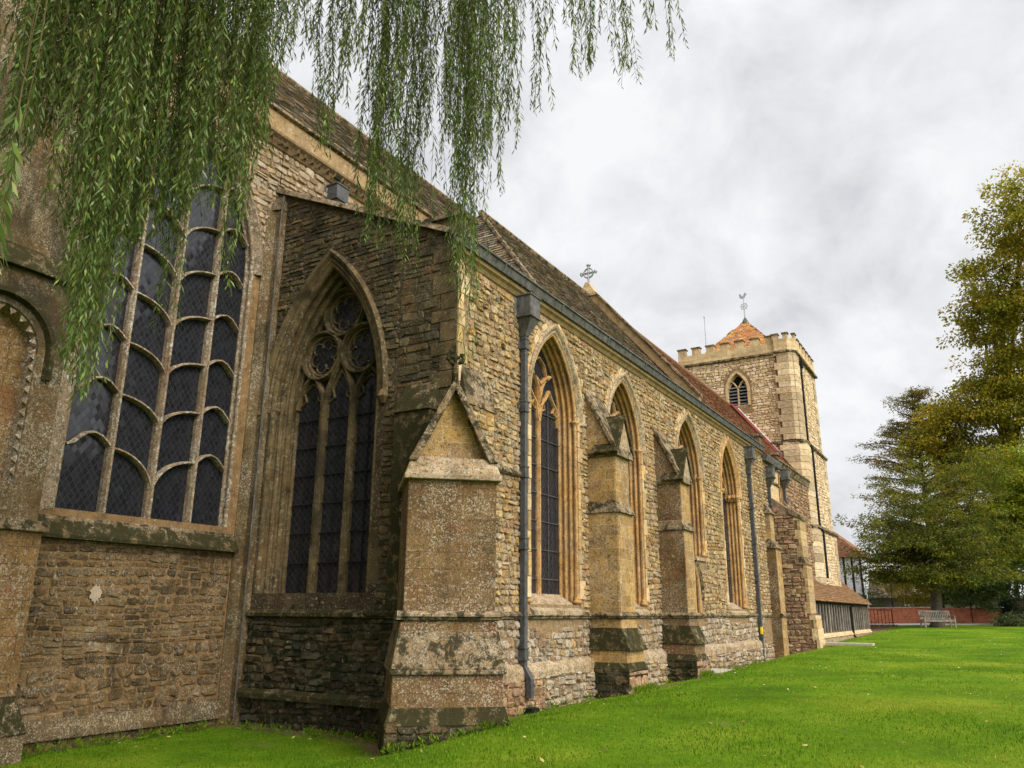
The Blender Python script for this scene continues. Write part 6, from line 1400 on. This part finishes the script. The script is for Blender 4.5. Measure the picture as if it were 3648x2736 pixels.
def bush(name, label, c_, rad, n, mat, leaf, seed, tm=0.5, nper=30, sr=0.35, group=None, cat='bush'):
    loc = (c_[0], c_[1], gz(c_[0], c_[1])); e_ = empty(name, label, cat, loc, group); r3 = np.random.default_rng(seed)
    crown('foliage', e_, loc, [sprays(shell(c_, rad, n, seed, 0.3), nper, sr, 0.7, leaf, 0.5, 0.3, out=c_, seed=seed+1, tmean=tm)], mat)
    m = MB().mat('bark_dark')
    for i in range(3): m.tube([(0.05*i-0.1, 0, -0.1), (r3.normal(0, 0.06), r3.normal(0, 0.06), c_[2]-loc[2])], [0.03, 0.012], 4, False)
    m.build('stem', e_)
    return e_
bush('ivy', 'thick ivy tumbling over the brick wall right of the yew trunk', rp(2092, 1272, 66.5), (2.3, 1.1, 1.25), 300, 'ivy_leaf', 0.16, 401, 0.65, 36, cat='ivy')
bush('yellow_shrub', 'round yellow-leaved shrub behind the wall left of the yew trunk', rp(1978, 1276, 67), (1.7, 1.4, 1.35), 210, 'yellow_leaf', 0.13, 402, 0.5, group='yellow shrubs behind the brick wall')
bush('yellow_shrub', 'smaller yellow-leaved shrub higher up beside the cottage window', rp(1922, 1252, 68), (1.2, 1.1, 0.9), 100, 'yellow_leaf', 0.13, 403, 0.35, group='yellow shrubs behind the brick wall')
bush('rose_bush', 'loose flowering bush behind the railings by the cottage', rp(1880, 1294, 67), (1.3, 1.0, 0.9), 120, 'shrub_leaf', 0.10, 404, 0.45)
bush('fern_clump', 'low leafy clump at the foot of the hedge', (7.4, 58.3, gz(7.4, 58.3)+0.30), (1.1, 0.7, 0.4), 60, 'shrub_leaf', 0.13, 405, 0.3)

# ------------------------------------------------------------------ houses beyond
hs = empty('timber_framed_house', 'white timber-framed house with a tiled hipped roof beyond the tower', 'house', (-6.6, 75, 1.0))
def hb(p): return Vector(p)-Vector((-6.6, 75, 1.0))
HX0, HX1, HY0, HY1, HZ = -11.0, -2.35, 71.0, 82.0, 6.1
m = MB().mat('plaster_white'); m.hexa([hb(p) for p in ((HX0, HY0, 0.8), (HX1, HY0, 0.8), (HX1, HY1, 0.8), (HX0, HY1, 0.8), (HX0, HY0, HZ), (HX1, HY0, HZ), (HX1, HY1, HZ), (HX0, HY1, HZ))]); m.build('wall', hs)
for i in range(14):
    x = HX1-0.02-i*0.62; m = MB().mat('timber_dark'); p = hb((x-0.16, HY0-0.03, 0.9)); m.box(p.x, p.x+0.16, p.y, p.y+0.06, p.z, p.z+HZ-0.9); m.build('timber', hs)
for z_ in (3.3,): m = MB().mat('timber_dark'); p = hb((HX0, HY0-0.35, z_-0.5)); m.box(p.x, p.x+HX1-HX0+0.1, p.y, p.y+0.35, p.z, p.z+0.32); m.build('jetty_beam', hs)
m = MB().mat('tile_red'); ov = 0.35; A4_ = [(HX0-ov, HY0-ov, HZ), (HX1+ov, HY0-ov, HZ), (HX1+ov, HY1+ov, HZ), (HX0-ov, HY1+ov, HZ)]; Rg = [(-5.8, 73.6, 9.3), (-5.8, 79.0, 9.3)]
for q in ((A4_[0], A4_[1], Rg[0]), (A4_[1], A4_[2], Rg[1], Rg[0]), (A4_[2], A4_[3], Rg[1]), (A4_[3], A4_[0], Rg[0], Rg[1])): m.poly([hb(p) for p in q])
m.mat('tile_red'); V1 = Vector(Rg[0])-(Vector(A4_[0])+Vector(A4_[1]))/2
W_ = HX1-HX0+2*ov; xr = (-5.8-(HX0-ov)); HH = V1.length
tiles(m, hb(A4_[0]), (1,0,0), Vector((0, V1.y, V1.z)), W_, HH*0.98, 0.2, 0.14, inside=lambda u, v: xr*v/HH < u < W_-(W_-xr)*v/HH, seed=95)
m.build('roof', hs)
ct = empty('cottage', 'low dark cottage with a small white window behind the brick wall', 'house', (1.5, 74, 1.0))
def cb_(p): return Vector(p)-Vector((1.5, 74, 1.0))
m = MB().mat('cottage_wall'); m.hexa([cb_(p) for p in ((-4, 72.5, 0.8), (7, 75.5, 0.8), (6, 80, 0.8), (-5, 77, 0.8), (-4, 72.5, 3.1), (7, 75.5, 3.1), (6, 80, 3.1), (-5, 77, 3.1))]); m.build('wall', ct)
m = MB().mat('slate_grey'); a0, b0, c0, d0_ = [Vector(p) for p in ((-4.4, 71.9, 2.95), (7.6, 75.2, 2.95), (6.9, 78.0, 5.2), (-4.9, 74.8, 5.2))]; m.poly([cb_(p) for p in (a0, b0, c0, d0_)]); m.poly([cb_(p) for p in (d0_, c0, (6.3, 80.6, 2.95), (-5.4, 77.4, 2.95))])
tiles(m, cb_(a0), b0-a0, d0_-a0, (b0-a0).length, (d0_-a0).length, 0.22, 0.16, seed=96); m.build('roof', ct)
cw_ = ray_pt(1942, 1297, 70.3); 
def win(cx_, cy_, cz_, par):
    q = cb_((cx_, cy_, cz_)); dv = Vector((11, 3, 0)).normalized(); nv = Vector((dv.y, -dv.x, 0))
    def ob(u0, u1, z0, z1, o0, o1, mb): mb.hexa([q+dv*u0+nv*o0+Vector((0, 0, z0)), q+dv*u1+nv*o0+Vector((0, 0, z0)), q+dv*u1+nv*o1+Vector((0, 0, z0)), q+dv*u0+nv*o1+Vector((0, 0, z0)), q+dv*u0+nv*o0+Vector((0, 0, z1)), q+dv*u1+nv*o0+Vector((0, 0, z1)), q+dv*u1+nv*o1+Vector((0, 0, z1)), q+dv*u0+nv*o1+Vector((0, 0, z1))])
    g = MB().mat('leaded_glass'); ob(-0.55, 0.55, -0.7, 0.55, -0.1, 0.05, g); wn2 = g.build('window', par)
    f = MB().mat('white_paint')
    for u in (-0.58, -0.30, -0.02, 0.24, 0.52): ob(u, u+0.06, -0.7, 0.55, 0.04, 0.08, f)
    for z_ in (-0.74, -0.1, 0.52): ob(-0.6, 0.6, z_, z_+0.07, 0.04, 0.09, f)
    f.build('frame', wn2)
win(0.75, 73.8+0.0, 2.45, ct)

# ------------------------------------------------------------------ small things on the lawn
e_ = MB().mat('slab_stone'); e_.box(-0.75, 0.75, -0.3, 0.3, -0.05, 0.05); o = e_.build('stone_slab', bevel=0.01); o.location = (2.15, 31.0, gz(2.15, 31.0)+0.02); o.rotation_euler = (0, 0, 0.0); tag(o, 'flat pale stone slab lying in the grass by the raking buttress', 'slab')
e_ = MB().mat('slab_stone'); e_.box(-0.35, 0.35, -0.7, 0.7, -0.05, 0.04); o = e_.build('stone_kerb', bevel=0.01); o.location = (0.55, 20.6, gz(0.55, 20.6)+0.02); tag(o, 'narrow stone kerb at the wall foot past the second buttress', 'kerb')

# mown grass
def on_butt(x, y):
    dx_, dy_ = x-BO.x, y-BO.y; return (np.abs(dx_*BT.x+dy_*BT.y) < 0.80) & (dx_*BN.x+dy_*BN.y < DB+0.15) & (dx_*BN.x+dy_*BN.y > -0.6)
def grass_pts(n, dmin, dmax, seed):
    r2 = np.random.default_rng(seed); d = np.sqrt(r2.random(n)*(dmax**2-dmin**2)+dmin**2); a = R(30.6)+(r2.random(n)*2-1)*R(36)
    x = CAM.x-np.sin(a)*d; y = CAM.y+np.cos(a)*d; return x, y
GP, GD, GN, GL, GW, GT = [], [], [], [], [], []
for n, d0, d1, h, wdt, sd in ((85000, 3.6, 8, 0.038, 0.0045, 1), (70000, 8, 14, 0.038, 0.008, 2), (40000, 14, 26, 0.038, 0.014, 3), (18000, 26, 50, 0.04, 0.026, 4)):
    x, y = grass_pts(n, d0, d1, sd); r2 = np.random.default_rng(sd+20)
    ok = np.ones(n, bool)
    ok &= ~((y > YE-0.05) & (x < 0.12)) & ~((x < XC+0.12)) & ~on_butt(x, y) & ~((y > 31.2) & (x < 1.0)) & ~((x < 0.86) & (((y > 14.3) & (y < 15.25)) | ((y > 18.2) & (y < 19.1)))) & ~((x < 1.4) & (y > 30.25) & (y < 31.3))
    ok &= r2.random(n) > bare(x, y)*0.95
    x, y = x[ok], y[ok]; n = len(x); z = ground(x, y)
    a = r2.random(n)*6.28; ln = 0.15+0.55*r2.random(n); D = unit(np.stack([np.cos(a)*ln, np.sin(a)*ln, np.ones(n)], 1)); N = unit(np.stack([np.cos(a+0.4), np.sin(a+0.4), np.full(n, -0.3)], 1))
    patch = 0.5+0.25*np.sin(x*1.3+y*0.7)*np.sin(y*1.1-x*0.5)+0.15*np.sin(x*4.1)*np.sin(y*3.7)
    GP.append(np.stack([x, y, z-0.004], 1)); GD.append(D); GN.append(N); tuft = 0.65+0.45*(0.5+0.5*np.sin(x*6.3+2*np.sin(y*2.9))*np.sin(y*5.7+2*np.sin(x*3.3)))+0.25*np.sin(x*1.9+y*1.3); GL.append(h*tuft*(0.4+0.9*r2.random(n))); GW.append(wdt*(0.7+0.6*r2.random(n))); dry = np.clip(np.sin(x*0.55+1.7*np.sin(y*0.31))*np.sin(y*0.47+1.2*np.sin(x*0.4))-0.30, 0, 1)*0.9; GT.append(np.stack([np.clip(patch*0.62+dry+r2.normal(0, 0.17, n), 0, 0.99), r2.random(n)], 1))
o = leaves_mesh('grass', np.concatenate(GP), np.concatenate(GD), np.concatenate(GN), np.concatenate(GL), np.concatenate(GW), 'grass_blade', np.concatenate(GT)); tag(o, 'short bright green mown grass growing on the lawn', 'grass', kind='stuff')
# weeds at the foot of the walls, fallen leaves and daisies
def scatter(name, n, mat, size, seed, d0, d1, lab, lift=0.02, flat=True, wr=0.5):
    x, y = grass_pts(n, d0, d1, seed); ok = ~((y > YE-0.1) & (x < 0.2)) & ~(x < XC+0.15) & ~on_butt(x, y) & ~((y > 31) & (x < 1.1)); x, y = x[ok], y[ok]; n = len(x); r2 = np.random.default_rng(seed+3)
    a = r2.random(n)*6.28; D = unit(np.stack([np.cos(a), np.sin(a), r2.normal(0, 0.25, n)], 1)); N = unit(np.stack([r2.normal(0, 0.3, n), r2.normal(0, 0.3, n), np.ones(n)], 1))
    dd_ = np.hypot(x-CAM.x, y-CAM.y)
    o = leaves_mesh(name, np.stack([x, y, ground(x, y)+lift], 1), D, N, size*(0.6+0.8*r2.random(n)), size*wr*(0.7+0.6*r2.random(n)), mat, np.stack([r2.random(n), r2.random(n)], 1)); tag(o, lab, name.replace('_', ' '), kind='stuff')
scatter('fallen_leaves', 750, 'fallen', 0.065, 61, 3.8, 30, 'small yellow and brown leaves fallen on the lawn', 0.035)
scatter('daisies', 420, 'daisy', 0.030, 62, 6, 50, 'tiny white daisies dotted over the lawn', 0.045, wr=1.0)
r2 = np.random.default_rng(15); wp_ = []
for i in range(260):
    u_ = r2.random()
    if u_ < 0.35: y_ = 10.2+r2.random()*17; x_ = 0.16+abs(r2.normal(0, 0.05))
    elif u_ < 0.5: x_ = -4.2+r2.random()*3.4; y_ = YE-0.18-abs(r2.normal(0, 0.05))
    elif u_ < 0.6: q_ = BO+BN*(DB+0.17+abs(r2.normal(0, 0.04)))+BT*(r2.random()*1.6-0.8); x_, y_ = q_.x, q_.y
    elif u_ < 0.8: y_ = 6.2+r2.random()*3.2; x_ = XC+0.14+abs(r2.normal(0, 0.06))
    else: y_ = 14.3+r2.random()*0.9 if r2.random() < 0.5 else 18.2+r2.random()*0.8; x_ = 0.88+abs(r2.normal(0, 0.04))
    wp_.append((x_, y_, gz(x_, y_)+0.03))
A_ = sprays(np.array(wp_), 16, 0.09, 0.7, 0.07, 0.25, -0.6, seed=8, tmean=0.4)
o = leaves_mesh('weeds', *A_[:5], 'grass_blade', A_[5]); tag(o, 'longer grass and weeds along the foot of the walls', 'weeds', kind='stuff')
